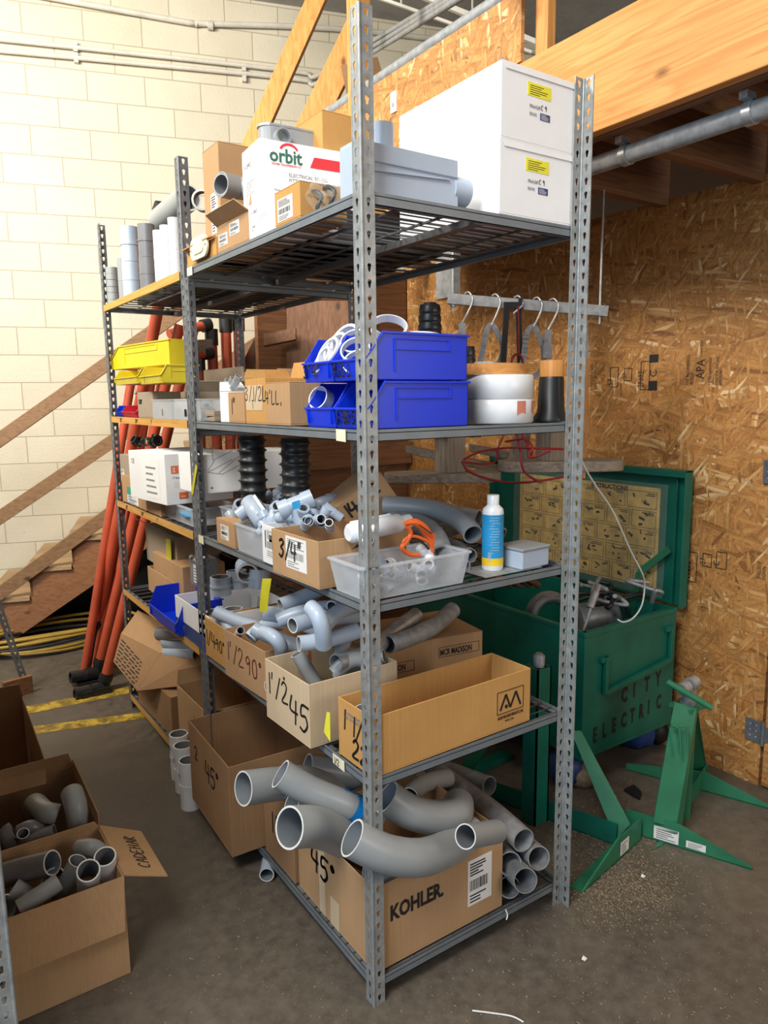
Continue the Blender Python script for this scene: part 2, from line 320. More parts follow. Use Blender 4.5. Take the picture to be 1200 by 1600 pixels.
def facing(kind, w=0, d=0, h=0):
    """origin, u, v, normal of a face of a box whose corner is at (0,0,0)"""
    return {'-y': ((0, 0, 0), (1, 0, 0), (0, 0, 1), (0, -1, 0)), '-x': ((0, d, 0), (0, -1, 0), (0, 0, 1), (-1, 0, 0)),
            '+x': ((w, 0, 0), (0, 1, 0), (0, 0, 1), (1, 0, 0)), '+z': ((0, 0, h), (1, 0, 0), (0, 1, 0), (0, 0, 1))}[kind]
def hand(parent, fr, u, v, size, text, m='ink', pen=.006, name='handwriting', slant=0, rot=0, lab=None):
    o, U_, V_, Nn = [Vector(q) for q in fr]; g = G(); x = 0
    cu, su = math.cos(rot), math.sin(rot); Ux = U_*cu+V_*su; Vx = -U_*su+V_*cu
    for ch in text:
        if ch == ' ': x += .4*size; continue
        for st in STK[ch]:
            P = [tuple(map(float, q.split())) for q in st.split(',')]
            Q = [o+U_*u+V_*v+Ux*(x+(p[0]+slant*p[1])*size*.9)+Vx*(p[1]*size)+Nn*.0008 for p in P]
            if len(Q) > 2: Q = spline(Q, 4)
            for a, b in zip(Q[:-1], Q[1:]):
                d = (b-a)
                if d.length < 1e-6: continue
                g.bar(a-d.normalized()*pen*.3, b+d.normalized()*pen*.3, pen, .0006, up=Nn)
        x += (.62 if ch == '/' else .42 if ch in "1'\",.-oI" else .75)*size
    return part(name, g, m, parent, label=lab)
def printed(parent, fr, u, v, size, text, m='ink', name='printed_text', bold=0, sx=1, rot=0, lab=None, align='LEFT'):
    c = bpy.data.curves.new(name, 'FONT'); c.body = text; c.size = size; c.extrude = .0002; c.offset = bold; c.align_x = align; c.resolution_u = 2
    tmp = bpy.data.objects.new(name, c); COL.objects.link(tmp)
    dg = bpy.context.evaluated_depsgraph_get(); me = bpy.data.meshes.new_from_object(tmp.evaluated_get(dg))
    bpy.data.objects.remove(tmp); me.name = name; me.materials.clear(); me.materials.append(K[m])
    o, U_, V_, Nn = [Vector(q) for q in fr]; Ux = U_*math.cos(rot)+V_*math.sin(rot); Vx = -U_*math.sin(rot)+V_*math.cos(rot)
    for p in me.vertices:
        q = p.co; p.co = o+U_*u+V_*v+Ux*q.x*sx+Vx*q.y+Nn*(.0009+q.z)
    ob = bpy.data.objects.new(name, me); link(ob, parent)
    if lab: ob['label'] = lab
    return ob
def sticker(parent, fr, u, v, w, h, m='paper', kind='bars', name='sticker', lab=None, ink='ink'):
    o, U_, V_, Nn = [Vector(q) for q in fr]; g = G(); rnd = random.Random(int(u*1000+v*777+w*99))
    P = lambda a, b, e: o+U_*(u+a)+V_*(v+b)+Nn*e
    g.prism([P(0, 0, .0003), P(w, 0, .0003), P(w, h, .0003), P(0, h, .0003)], Nn*.0005)
    def q(a, b, c, d): g.prism([P(a, b, .0009), P(c, b, .0009), P(c, d, .0009), P(a, d, .0009)], Nn*.0002, 1)
    if kind == 'bars':
        y = h*.92
        for k in range(5): q(w*.08, y-h*.03, w*rnd.uniform(.35, .9), y); y -= h*.06
        x = w*.08
        while x < w*.85: bw = rnd.choice((.012, .02, .03))*w; q(x, h*.32, x+bw, h*.55); x += bw+rnd.choice((.012, .025))*w
        for k in range(3): q(w*.08, h*(.06+.07*k), w*rnd.uniform(.3, .85), h*(.09+.07*k))
    if kind == 'lines':
        for k in range(5): q(w*.1, h*(.12+.16*k), w*rnd.uniform(.5, .9), h*(.17+.16*k))
    return part(name, g, [m, ink], parent, label=lab)
def carton(label, pos, w, d, h, rz=0, m='card', inside=None, opened=True, flaps=(), group=None, t=.004, rot=None, name='cardboard_box', cat='cardboard box', tapes=()):
    """corner at pos, w along local x, d along local y; flaps: (side, length, angle) with angle 0 = standing up, 90 = folded out level"""
    T = thing(name, label, cat, pos, rz, group, rot)
    g = G(); g.box(0, 0, 0, w, d, t)
    g.box(0, 0, t, w, t, h); g.box(0, d-t, t, w, d, h); g.box(0, t, t, t, d-t, h); g.box(w-t, t, t, w, d-t, h)
    if not opened: g.box(0, 0, h, w, d, h+.003)
    part('body', g, m, T, bev=.0015)
    for sd, L, ang in flaps:
        a = math.radians(ang); c, s_ = math.cos(a), math.sin(a); g = G()
        if sd == '-y': p = [(0, 0, h), (w, 0, h)]; out = Vector((0, -s_, c))*L
        if sd == '+y': p = [(w, d, h), (0, d, h)]; out = Vector((0, s_, c))*L
        if sd == '-x': p = [(0, d, h), (0, 0, h)]; out = Vector((-s_, 0, c))*L
        if sd == '+x': p = [(w, 0, h), (w, d, h)]; out = Vector((s_, 0, c))*L
        p = [Vector(q)+Vector((0, 0, .001)) for q in p]; e = (p[1]-p[0]).normalized()*.012
        nn = (p[1]-p[0]).cross(out).normalized()
        g.prism([p[0], p[1], p[1]+out-e, p[0]+out+e], nn*-.0035)
        part('flap', g, m, T)
    for fc, u, v, tw, th in tapes:
        sticker(T, facing(fc, w, d, h), u, v, tw, th, 'tape', '', 'tape')
    return T
def pipe(label, pts, r, m='pvc', group=None, inner=.88, name='pipe', cat='pipe', rim='rim', bore='inner', seg=20, bell=None):
    g = G(); g.tube(pts, r, seg, inner, 0, 1, 2)
    if bell: g.tube([pts[0], Vector(pts[0])+(Vector(pts[1])-Vector(pts[0])).normalized()*bell], r*1.14, seg, .89, 0, 1, 2)
    return single(name, g, [m, rim, bore], label, cat, group)
# ================================================================ the room
g = G(); g.box(-4.5, -4.5, -.05, 5.5, 6.5, 0); struct('floor', g, 'floor')
g = G(); g.box(-4.5, -4.5, 4.62, 5.5, 6.5, 4.7); struct('ceiling', g, 'ceil')
g = G(); g.box(-4, 0, 0, 5, .15, 4.7); o = struct('wall_back', g, 'cmu'); o.location = WN*(WC/1.00012); o.rotation_euler = (0, 0, math.atan2(-.297, .955))
g = G(); g.box(1.91, .012, 0, 1.935, 4.05, 2.42); struct('wall_right', g, 'osb')
g = G(); g.box(1.905, -.9, .012, 1.93, -.004, 2.05); door = struct('door_1', g, 'osb')
for zz, lab in ((.235, 'h'), (1.30, 'h')):
    g = G(); g.box(1.898, .01, zz-.045, 1.905, .075, zz+.045); g.box(1.898, -.075, zz-.03, 1.905, -.006, zz+.03)
    g.tube([(1.896, .002, zz-.05), (1.896, .002, zz+.05)], .008, 10)
    for yy in (.03, .055):
        for k in (-.025, 0, .025): g.lathe([(.0045, 0), (.003, .002)], (1.898, yy, zz+k), (-1, 0, 0), 8, 1)
    part('door_hinge', g, ['postD', 'galv'], door)
g = G(); g.box(1.935, -3.5, 0, 2.03, 4.03, 2.42); struct('wall_right_framing', g, 'diry' if 0 else 'darky').name = 'trim_1'
g = G(); g.box(5.4, -4.5, 0, 5.5, 6.5, 4.62); struct('wall_far', g, 'ceil')
# stamps printed on the sheets, running up the wall
fr = ((1.91, 0, 0), (0, -1, 0), (0, 0, 1), (-1, 0, 0))
wr = bpy.data.objects['wall_right']
def stamp(y, z, s, txt, box=None):
    printed(wr, fr, -y, z, s, txt, 'ink', 'sheet_stamp', rot=PI/2, sx=.8)
    if box:
        g = G(); o = Vector((1.9085, y+s*.35, z-.008)); a, b = box
        for p, q in (((0, 0), (0, b)), ((a, 0), (a, b)), ((0, 0), (a, 0)), ((0, b), (a, b))):
            g.bar(o+Vector((0, -p[0], p[1])), o+Vector((0, -q[0], q[1])), .003, .0008, up=(1, 0, 0))
        part('stamp_frame', g, 'ink', wr)
for (u, v, s, txt, bx) in ((1005, 606, .042, '2N02', (.045, .125)), (979, 592, .034, '27', (.04, .055)), (957, 602, .040, 'S7', (.045, .09)),
      (1100, 592, .055, 'APA', None), (1076, 602, .020, 'THE ENGINEERED\nWOOD', None), (1110, 602, .016, 'RATED SHEATHING\n24/16\nSIZED FOR SPACING\nEXPOSURE 1', None), (926, 610, .022, 'STRENGTH AXIS\nTHIS DIRECTION', None),
      (1078, 905, .045, '2N02', (.045, .13)), (1102, 882, .034, '27', (.04, .055)), (1124, 885, .040, 'C', (.045, .07)), (1188, 905, .02, 'THIS SIDE\nDOWN', None)):
    p = at(u, v, x=1.91); stamp(p.y, p.z, s, txt, bx)
g = G(); p = at(1013, 606, x=1.91)
g.box(1.9086, p.y-.045, p.z-.012, 1.91, p.y, p.z+.03); g.box(1.9086, p.y-.045, p.z+.11, 1.91, p.y, p.z+.145); part('stamp_block', g, 'ink', wr)
printed(wr, fr, -(p.y-.04), p.z+.045, .05, 'C', 'ink', 'sheet_stamp', rot=PI/2)
# yellow lines on the floor
for i, q in enumerate((((62, 1100), (215, 1070), (215, 1081), (62, 1112)), ((78, 1132), (232, 1112), (232, 1122), (78, 1144)))):
    P = [at(*k, z=.0) for k in q]; P[0] += (P[0]-P[1])*1.4; P[3] += (P[3]-P[2])*1.4; P[1] += (P[1]-P[0])*.25; P[2] += (P[2]-P[3])*.25
    g = G(); g.prism([p+Vector((0, 0, .0005)) for p in P], (0, 0, .001)); struct('trim_%d' % (i+2), g, 'yline')
# painted conduits on the block wall
for i, (z0, z1, s1) in enumerate(((4.118, 4.139, .62), (4.045, 4.085, .62))):
    g = G(); pts = [onw(-3, .03, z0-.01), onw(-1.4, .03, z0), onw(s1, .03, z1), onw(s1+.2, .03, z1-.03), onw(s1+.42, .03, z1+.02), onw(s1+1.4, .03, z1+.04)]
    g.tube([pts[0]]+spline(pts[1:], 5), .016, 12)
    for s in (-.9, .3): g.bar(onw(s, .02, z0-.02), onw(s, .02, z0+.045), .03, .035, up=WN)
    single('wall_conduit', g, 'pipew', ('upper' if i == 0 else 'lower')+' of two cream painted conduits running along the block wall', 'conduit')
g = G(); g.tube(spline([onw(-1.6, .03, 4.46), onw(-.99, .03, 4.43), onw(-.1, .03, 4.39), onw(.05, .03, 4.40), onw(1.3, .03, 4.50), onw(3.5, .03, 4.53)], 6), .02, 12)
g.lathe([(.03, 0), (.03, .04)], onw(.04, .03, 4.39), WD); single('wall_conduit', g, 'pipew', 'cream painted conduit high on the wall close under the ceiling', 'conduit')
# dark duct and ceiling conduits
g = G(); g.box(.9, 1.9, 4.2, 1.7, 2.7, 4.55); g.tube([(1.3, 2.3, 4.2), (1.3, 2.3, 4.16)], .2, 20); single('air_duct', g, 'rubber', 'dark metal duct box under the ceiling above the diagonal studs', 'duct', bev=.01)
for k in range(3):
    a = at(583, 64+k*9, dep=4.6); b = at(705, -8+k*7, dep=2.9); d = (b-a)
    g = G(); g.tube([a-d*.35, b+d*.4], .013, 10); single('ceiling_conduit', g, 'emt', 'grey conduit rising across the ceiling behind the tall front post, %s of three' % ('top', 'middle', 'lowest')[k], 'conduit')
for (a, b, w, lab) in (((590, -4), (775, 62), .016, 'thin white rod hanging under the ceiling left of the handrail'), ((640, -14), (900, 92), .028, 'white strip light channel under the ceiling above the handrail')):
    A = at(*a, dep=4.3); B = at(*b, dep=4.3); g = G(); g.bar(A-(B-A)*.3, B+(B-A)*.3, w, w, mi=0)
    for t in (.2, .5, .8): g.bar(A.lerp(B, t), A.lerp(B, t)+Vector((0, 0, .25)), .008, .008)
    single('ceiling_rod', g, 'pipew', lab, 'ceiling rod')
# ---------------------------------------------------------------- mezzanine
g = G(); g.box(.94, -3.2, 2.392, .98, 1.15, 2.70); single('mezzanine_beam', g, 'firy', 'orange fir beam running along the mezzanine edge above the white cartons', 'beam', bev=.004, base=(.96, -1, 2.392))
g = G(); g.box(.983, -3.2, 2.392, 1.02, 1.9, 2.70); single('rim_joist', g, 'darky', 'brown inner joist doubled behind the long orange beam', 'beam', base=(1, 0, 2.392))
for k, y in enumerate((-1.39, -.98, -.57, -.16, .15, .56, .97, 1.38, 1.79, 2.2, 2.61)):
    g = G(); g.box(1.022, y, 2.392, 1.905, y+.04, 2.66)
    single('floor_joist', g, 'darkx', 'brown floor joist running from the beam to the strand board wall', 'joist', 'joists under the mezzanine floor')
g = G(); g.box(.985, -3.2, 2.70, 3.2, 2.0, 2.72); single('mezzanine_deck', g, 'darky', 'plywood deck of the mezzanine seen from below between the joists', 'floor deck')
g = G(); g.box(1.0, .47, 2.722, 1.015, 1.95, 2.93)
g.box(1.03, .47, 2.722, 1.045, 1.95, 2.93); g.box(1.015, .47, 2.722, 1.03, 1.95, 2.75)
g2 = G(); g2.box(.94, 1.155, 2.392, .955, 1.95, 2.93); g2.box(.94, .47, 2.705, .955, 1.155, 2.93)
T = thing('parapet_panel', 'strand board parapet along the mezzanine edge under the round handrail', 'parapet', (.95, 1.2, 2.392)); part('panel', g2, 'osb', T, True)
sw = G(); p = at(616, 160, x=.94); sw.box(.934, p.y-.02, p.z-.04, .94, p.y+.02, p.z+.04); sw.box(.932, p.y-.006, p.z-.018, .934, p.y+.006, p.z-.004, 1); part('outlet_plate', sw, ['paper', 'inkG'], T, True)
g = G(); g.tube([(.955, .3, 2.945), (.955, 2.3, 2.945)], .024, 18); single('handrail_pipe', g, 'emt', 'round grey steel handrail pipe on top of the strand board parapet', 'handrail')
g = G(); g.box(.99, .40, 2.722, 1.03, .455, 3.7); single('wood_stud', g, 'firz', 'upright reddish stud at the right end of the parapet', 'stud', bev=.003)
g = G(); a = at(557, 0, x=.95); g.box(.93, 1.46, 2.06, 1.0, 1.55, 3.8); single('wood_post', g, 'firz', 'tall upright fir post directly behind the front shelf post', 'post', bev=.004)
for (a, b, lab, w) in ((at(384, 250, dep=3.9), at(512, -40, dep=3.9), 'long diagonal fir board above the metal conduit box', .1), (at(470, 230, dep=3.6), at(562, 40, dep=3.6), 'shorter diagonal fir board leaning on the upright post', .13)):
    g = G(); g.bar(a, b, w, .04, up=FW); single('diagonal_brace', g, 'firz', lab, 'brace', bev=.003)
# box left on the mezzanine
c0 = at(609, 110, dep=3.5)
T = carton('crumpled brown carton with open flaps lying behind the handrail', (c0.x-.05, c0.y-.05, 2.725), .30, .22, .33, .5, 'cardB', flaps=(('-y', .12, 60), ('-x', .14, 35), ('+x', .12, 20)))
sticker(T, facing('-y', .3, .22, .33), .12, .2, .14, .11)
# EMT under the beam
g = G(); a = at(920, 245, z=2.33); b = at(1180, 170, z=2.33)
ga = Vector((1.075, 0, 2.335)); g.tube([(1.075, -3, 2.345), (1.075, 1.4, 2.345)], .028, 20)
T = thing('steel_conduit', 'thick galvanised conduit strapped under the mezzanine joists at upper right', 'conduit', (1.075, 0, 2.32)); part('tube', g, 'emt', T, True)
for u, v in ((980, 232), (1175, 165)):
    p = at(u, v, x=1.075); g = G(); g.tube([(1.075, p.y-.012, 2.345), (1.075, p.y+.012, 2.345)], .0325, 20); g.box(1.03, p.y-.012, 2.372, 1.07, p.y+.012, 2.391)
    part('strap', g, 'galv', T, True)
# ---------------------------------------------------------------- stair along the block wall
D0 = .95
K['railx'] = m_wood('rail_wood', 'x', (.30, .175, .085), (.20, .105, .045))
T = thing('staircase', 'wooden stair climbing to the right along the painted block wall', 'staircase', onw(-1.5, D0, 0))
k0 = []
n = 12
prof = [(-1.62-.27*2, -.02)]
for k in range(-1, n): prof += [(-1.62+.27*k, .305+.19*(k-1)), (-1.62+.27*k, .305+.19*k)]
up_ = prof+[(-1.62+.27*n, .305+.19*(n-1)), (-1.62+.27*n, .0+.19*(n-1)-.12)]
low = [(-1.515, .02), (-1.55, -.02)]
poly = [p for p in prof if p[0] > -1.9][0:]+[(-1.62+.27*n, .305+.19*(n-1)), (-1.62+.27*n, 2.02), (-1.50, .03), (-1.89, .03)]
g = G(); g.prism([onw(s, D0, z) for s, z in poly], WN*.04); part('stringer', g, m_wood('stringer_wood', 'x', (.36, .17, .075), (.24, .10, .042)), T, True)
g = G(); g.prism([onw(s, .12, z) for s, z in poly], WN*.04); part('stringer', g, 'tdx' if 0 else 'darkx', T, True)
for k in range(-1, n):
    s = -1.62+.27*k; z = .305+.19*k
    g = G(); g.prism([onw(s-.03, D0+.02, z-.001), onw(s+.265, D0+.02, z-.001), onw(s+.265, .05, z-.001), onw(s-.03, .05, z-.001)], (0, 0, .03)); part('tread', g, 'treadx', T, True, bev=.003)
    g = G(); g.prism([onw(s, D0+.0, z-.19+.03), onw(s, .05, z-.19+.03), onw(s, .05, z), onw(s, D0+.0, z)], WD*.015); part('riser', g, 'treadx', T, True)
for k, (z0, sl) in enumerate(((1.346, .708), (.877, .66), (.407, .69))):
    a = -1.9; g = G(); f = lambda s: z0+sl*(s+1.48)
    g.bar(onw(a, D0+.02, f(a)), onw(.55, D0+.02, f(.55)), .04, .085); part('guard_rail', g, 'railx', T, True, bev=.003)
# braces seen through the shelving
for (q, dep, th, lab, mt) in ((((434, 455), (470, 455), (402, 592), (366, 592)), 4.3, .04, 'brown diagonal stair brace left of the wide plank', 'darkz'),
     (((448, 470), (580, 470), (580, 488), (466, 600), (448, 600)), 4.15, .04, 'wide brown plank with a slanting edge behind the upper shelf', 'darkz'),
     (((428, 482), (446, 482), (446, 560), (428, 560)), 4.5, .06, 'short pale stud between the two brown braces', 'firz'),
     (((412, 522), (462, 512), (462, 530), (412, 540)), 4.05, .04, 'small brown block across the brace behind the shelf', 'darkx')):
    P = [at(*k, dep=dep) for k in q]; g = G(); g.prism(P, FW*th); single('stair_brace', g, mt, lab, 'brace')
# dark panel added for the shadows under the mezzanine, with planks across
g = G(); g.box(.86, 2.45, 0.0, 1.9, 2.49, 2.39); single('shade_panel', g, 'darkx', 'dark brown panel added for the shadows under the mezzanine behind the shelving', 'shade panel')
for z, lab in ((1.18, 'dark brown plank nailed across the dark shade panel at chest height'), (.8, 'lower dark brown plank nailed across the dark shade panel')):
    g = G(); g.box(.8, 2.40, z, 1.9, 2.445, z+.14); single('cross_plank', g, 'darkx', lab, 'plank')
# ---------------------------------------------------------------- shelving
def keyhole():
    P = []
    for k in range(9): a = -.65+k*(PI+1.3)/8; P.append((.0058*math.cos(a), .004+.0058*math.sin(a)))
    return P+[(-.0024, -.009), (.0024, -.009)]
KH = keyhole()
def flange(g, org, dirv, H, wd=.034, pitch=.0352, mi=0, th=.002, nrm=None):
    org = Vector(org); d = Vector(dirv); nz = Vector((0, 0, 1)); n = int(H/pitch); ph = H/n; c = wd*.56; m = len(KH)
    nr = Vector(nrm)*th
    for k in range(n):
        z0 = k*ph; zc = z0+ph*.55; loop = [(c+x, zc+z) for x, z in KH]
        # matching outer points on the cell border
        outer = []
        for (x, z) in loop:
            dx, dz = x-c, z-zc; s = min((wd-c if dx > 0 else c)/max(abs(dx), 1e-6), ((z0+ph-zc) if dz > 0 else (zc-z0))/max(abs(dz), 1e-6)); outer.append((c+dx*s, zc+dz*s))
        vs = [org+d*x+nz*z for x, z in loop]+[org+d*x+nz*z for x, z in outer]
        fs = [(i, (i+1) % m, m+(i+1) % m, m+i) for i in range(m)]
        # cell corners
        cor = [(0, z0), (wd, z0), (wd, z0+ph), (0, z0+ph)]; b = len(vs); vs += [org+d*x+nz*z for x, z in cor]
        for i in range(m):
            p, q = outer[i], outer[(i+1) % m]
            for ci, (cx, cz) in enumerate(cor):
                onp = (abs(p[0]-cx) < 1e-6 or abs(p[1]-cz) < 1e-6); onq = (abs(q[0]-cx) < 1e-6 or abs(q[1]-cz) < 1e-6)
                if onp and onq and not (abs(p[0]-q[0]) < 1e-6 or abs(p[1]-q[1]) < 1e-6): fs.append((m+i, m+(i+1) % m, b+ci))
        g.add(vs, fs, mi); g.add([p+nr for p in vs], [f[::-1] for f in fs], mi)
        g.add([v for v in vs[:m]]+[v+nr for v in vs[:m]], [(i, (i+1) % m, m+(i+1) % m, m+i) for i in range(m)], mi)
    e = [org+d*wd, org+d*wd+nz*H]; g.bar(e[0]+nr*.5, e[1]+nr*.5, th*1.6, th*1.6, up=d, mi=mi)
def post(parent, x, y, dirs, m='post', H=2.44, name='post'):
    g = G()
    for dx, dy in dirs:
        other = [q for q in dirs if q != (dx, dy)][0]
        flange(g, (x, y, 0), (dx, dy, 0), H, nrm=(other[0], other[1], 0))
    g.tube([(x+.002*sum(q[0] for q in dirs), y+.002*sum(q[1] for q in dirs), 0), (x+.002*sum(q[0] for q in dirs), y+.002*sum(q[1] for q in dirs), H)], .0042, 10)
    cx = x+.015*sum(q[0] for q in dirs); cy = y+.015*sum(q[1] for q in dirs)
    return part(name, g, m, parent, True)
HS = (2.06, 1.527, 1.107, .647, .075); WX = .716; LY = 1.172; L2 = 2.348; BH = .028
def beam(parent, a, b, z, inward, mt='beam', BHH=BH):
    a = Vector(a); b = Vector(b); n = Vector(inward); g = G(); d = (b-a).normalized(); u = Vector((0, 0, 1))
    g.prism([a+u*z, b+u*z, b+u*(z-BHH), a+u*(z-BHH)], n*.0025)
    g.prism([a+u*(z-.007), b+u*(z-.007), b+u*(z-.007)+n*.022, a+u*(z-.007)+n*.022], (0, 0, -.002))
    g.prism([a+u*(z-BHH), b+u*(z-BHH), b+u*(z-BHH)+n*.010, a+u*(z-BHH)+n*.010], (0, 0, .002))
    return part('beam', g, mt, parent, True)
def deck(parent, x0, y0, x1, y1, z):
    g = G(); r = .0026
    n = round((y1-y0)/.075)
    for k in range(n+1): y = y0+(y1-y0)*k/n; g.bar((x0, y, z-.004), (x1, y, z-.004), r*2, r*2)
    n = round((x1-x0)/.14)
    for k in range(n+1): x = x0+(x1-x0)*k/n; g.bar((x, y0, z-.0095), (x, y1, z-.0095), r*2.2, r*2.2)
    n = round((y1-y0)/.037)
    for k in range(n+1):
        if k % 2: y = y0+(y1-y0)*k/n; g.bar((x0, y, z-.004), (x1, y, z-.004), r*1.2, r*1.2)
    g.bar(((x0+x1)/2-.0, y0, z-.022), ((x0+x1)/2, y1, z-.022), .03, .018)
    return part('wire_deck', g, 'wire', parent, True)
U1 = thing('metal_shelving_unit', 'near bay of tall grey boltless steel shelving with five wire shelves', 'shelving', (0, 0, 0))
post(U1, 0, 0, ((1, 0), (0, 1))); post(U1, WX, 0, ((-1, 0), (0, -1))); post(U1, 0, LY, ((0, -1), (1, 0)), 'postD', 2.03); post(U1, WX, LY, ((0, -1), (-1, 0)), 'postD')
for z in HS:
    beam(U1, (.012, .003, 0), (WX-.03, .003, 0), z, (0, 1, 0)); beam(U1, (.003, .034, 0), (.003, LY-.03, 0), z, (1, 0, 0))
    beam(U1, (.012, LY-.004, 0), (WX-.02, LY-.004, 0), z, (0, -1, 0)); beam(U1, (WX-.004, .01, 0), (WX-.004, LY-.03, 0), z, (-1, 0, 0))
    deck(U1, .012, .012, WX-.012, LY-.012, z)
for (y, z, w) in ((.085, HS[1], .045), (1.085, HS[0], .05), (1.11, HS[2], .05), (.125, HS[3], .06)):
    g = G(); g.prism([(-.001, y, z-.001), (-.001, y+w, z-.001), (-.001, y+w, z-.029), (-.001, y, z-.031)], (-.001, 0, 0)); part('tape_label', g, 'masking', U1, True)
    if z in (HS[3],): hand(U1, ((-.002, y+w, z-.025), (0, -1, 0), (0, 0, 1), (-1, 0, 0)), .008, 0, .016, '1/2', pen=.002)
U2 = thing('metal_shelving_unit', 'far bay of the steel shelving, with yellowed strips on its shelf edges', 'shelving', (0, LY, 0))
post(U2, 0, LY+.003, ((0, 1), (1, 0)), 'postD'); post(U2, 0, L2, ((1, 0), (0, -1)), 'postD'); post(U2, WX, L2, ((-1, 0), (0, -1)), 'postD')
for i, z in enumerate(HS):
    y0, y1 = LY+.004, L2
    beam(U2, (.012, y0, 0), (WX-.02, y0, 0), z-.03, (0, 1, 0)); beam(U2, (.003, y0+.03, 0), (.003, y1-.03, 0), z, (1, 0, 0))
    beam(U2, (.012, y1-.003, 0), (WX-.02, y1-.003, 0), z, (0, -1, 0)); beam(U2, (WX-.004, y0+.03, 0), (WX-.004, y1-.03, 0), z, (-1, 0, 0))
    deck(U2, .012, y0+.01, WX-.012, y1-.012, z)
    if i == 4: pass
    g = G(); ya = y0+.045; yb = y1-.02
    g.prism([(.0, ya, z+.001), (.0, yb, z+.001), (.0, yb, z-.028), (.0, ya, z-.03)], (-.0015, 0, 0)); st = part('marking_strip', g, 'tapeO', U2, True)
    if i in (1, 2): 
        for q, tx in ((.62, '1"'), (.42, '3/4"'), (.2, '1/2"')): hand(U2, ((-.0015, 0, LY*0), (0, -1, 0), (0, 0, 1), (-1, 0, 0)), -(LY*0+(y1-LY)*(1-q)+.05), z-.022, .016, tx, pen=.0022) if 1 else None
# ================================================================ fitting helpers
def fy(u0, u1, vt, y, z):
    """extent of a face standing in the plane y from its left and right edges and its top"""
    a = at(u0, vt, y=y); b = at(u1, vt, y=y); return a.x, b.x-a.x, a.z-z
def fx(ul, ur, vt, x, z):
    a = at(ur, vt, x=x); b = at(ul, vt, x=x); return a.y, b.y-a.y, a.z-z
def uvy(T, u, v): p = at(u, v, y=T.location.y); return p.x-T.location.x, p.z-T.location.z
def uvx(T, d, u, v): p = at(u, v, x=T.location.x); return T.location.y+d-p.y, p.z-T.location.z
def can(label, u, v, z, r, h, m='pvc', group=None, steps=1, name='pvc_coupling', cat='coupling', open_=True, x=None):
    """upright coupling standing on level z, its base centred on the sight line u,v"""
    p = at(u, v, z=z) if x is None else at(u, v, x=x); p.z = z
    T = thing(name, label, cat, p, 0, group); g = G(); hh = h/steps
    for k in range(steps):
        a = k*hh
        if open_: g.tube([(0, 0, a+.001), (0, 0, a+hh-.001)], r*(1-.04*(k % 2)), 26, .86, 0, 1, 2)
        else: g.lathe([(r*.96, a), (r, a+.003), (r, a+hh-.004), (r*.96, a+hh-.001)], (0, 0, 0))
        g.tube([(0, 0, a+hh*.47), (0, 0, a+hh*.53)], r*1.03, 26, .95, 0)
    part('body', g, [m, 'rim', 'inner'], T); return T
def fitting(label, c, ax, r, L, group=None, m='pvcL', kind='tee', rnd=random, name='pvc_fitting', cat='pipe fitting'):
    c = Vector(c); ax = Vector(ax).normalized(); g = G(); s = ax.orthogonal().normalized(); s = (Matrix.Rotation(rnd.uniform(0, 6), 3, ax) @ s)
    if kind == 'tee':
        g.tube([c-ax*L/2, c+ax*L/2], r, 16, .8, 0, 0, 2)
        for e in (-1, 1): g.tube([c+ax*e*L/2, c+ax*e*(L/2-.3*L)], r*1.14, 16, .9, 0, 0, 2)
        g.tube([c, c+s*L*.55], r, 16, .8, 0, 0, 2); g.tube([c+s*L*.3, c+s*L*.56], r*1.14, 16, .9, 0, 0, 2)
    elif kind == 'elbow':
        P = curve(c-ax*L/2, c+ax*L*.15, c+ax*L*.15+s*L*.6, 8); g.tube(P, r, 16, .8, 0, 0, 2)
        g.tube([P[0], P[2]], r*1.15, 16, .9, 0, 0, 2); g.tube([P[-1], P[-3]], r*1.15, 16, .9, 0, 0, 2)
    elif kind == 'body':
        n = 8; g.tube([c-ax*L/2, c-ax*L*.46, c+ax*L*.46, c+ax*L/2], [r*.8, r*1.1, r*1.1, r*.8], 16); g.bar(c-ax*L*.38+s*r, c+ax*L*.38+s*r, r*1.5, r*.35, up=s)
        g.tube([c+ax*L*.48, c+ax*L*.68], r*.8, 16, .82, 0, 0, 2); g.tube([c-ax*L*.3, c-ax*L*.3-s*r*2.0], r*.8, 16, .82, 0, 0, 2)
    else:
        g.tube([c-ax*L/2, c+ax*L/2], r, 16, .84, 0, 1, 2); g.tube([c-ax*L*.06, c+ax*L*.06], r*1.08, 16, .9)
    return single(name, g, [m, 'rim', 'inner'], label, cat, group)
def axis_box(label, x, y, z, w, d, h, m='card', **k): return carton(label, (x, y, z), w, d, h, 0, m, **k)

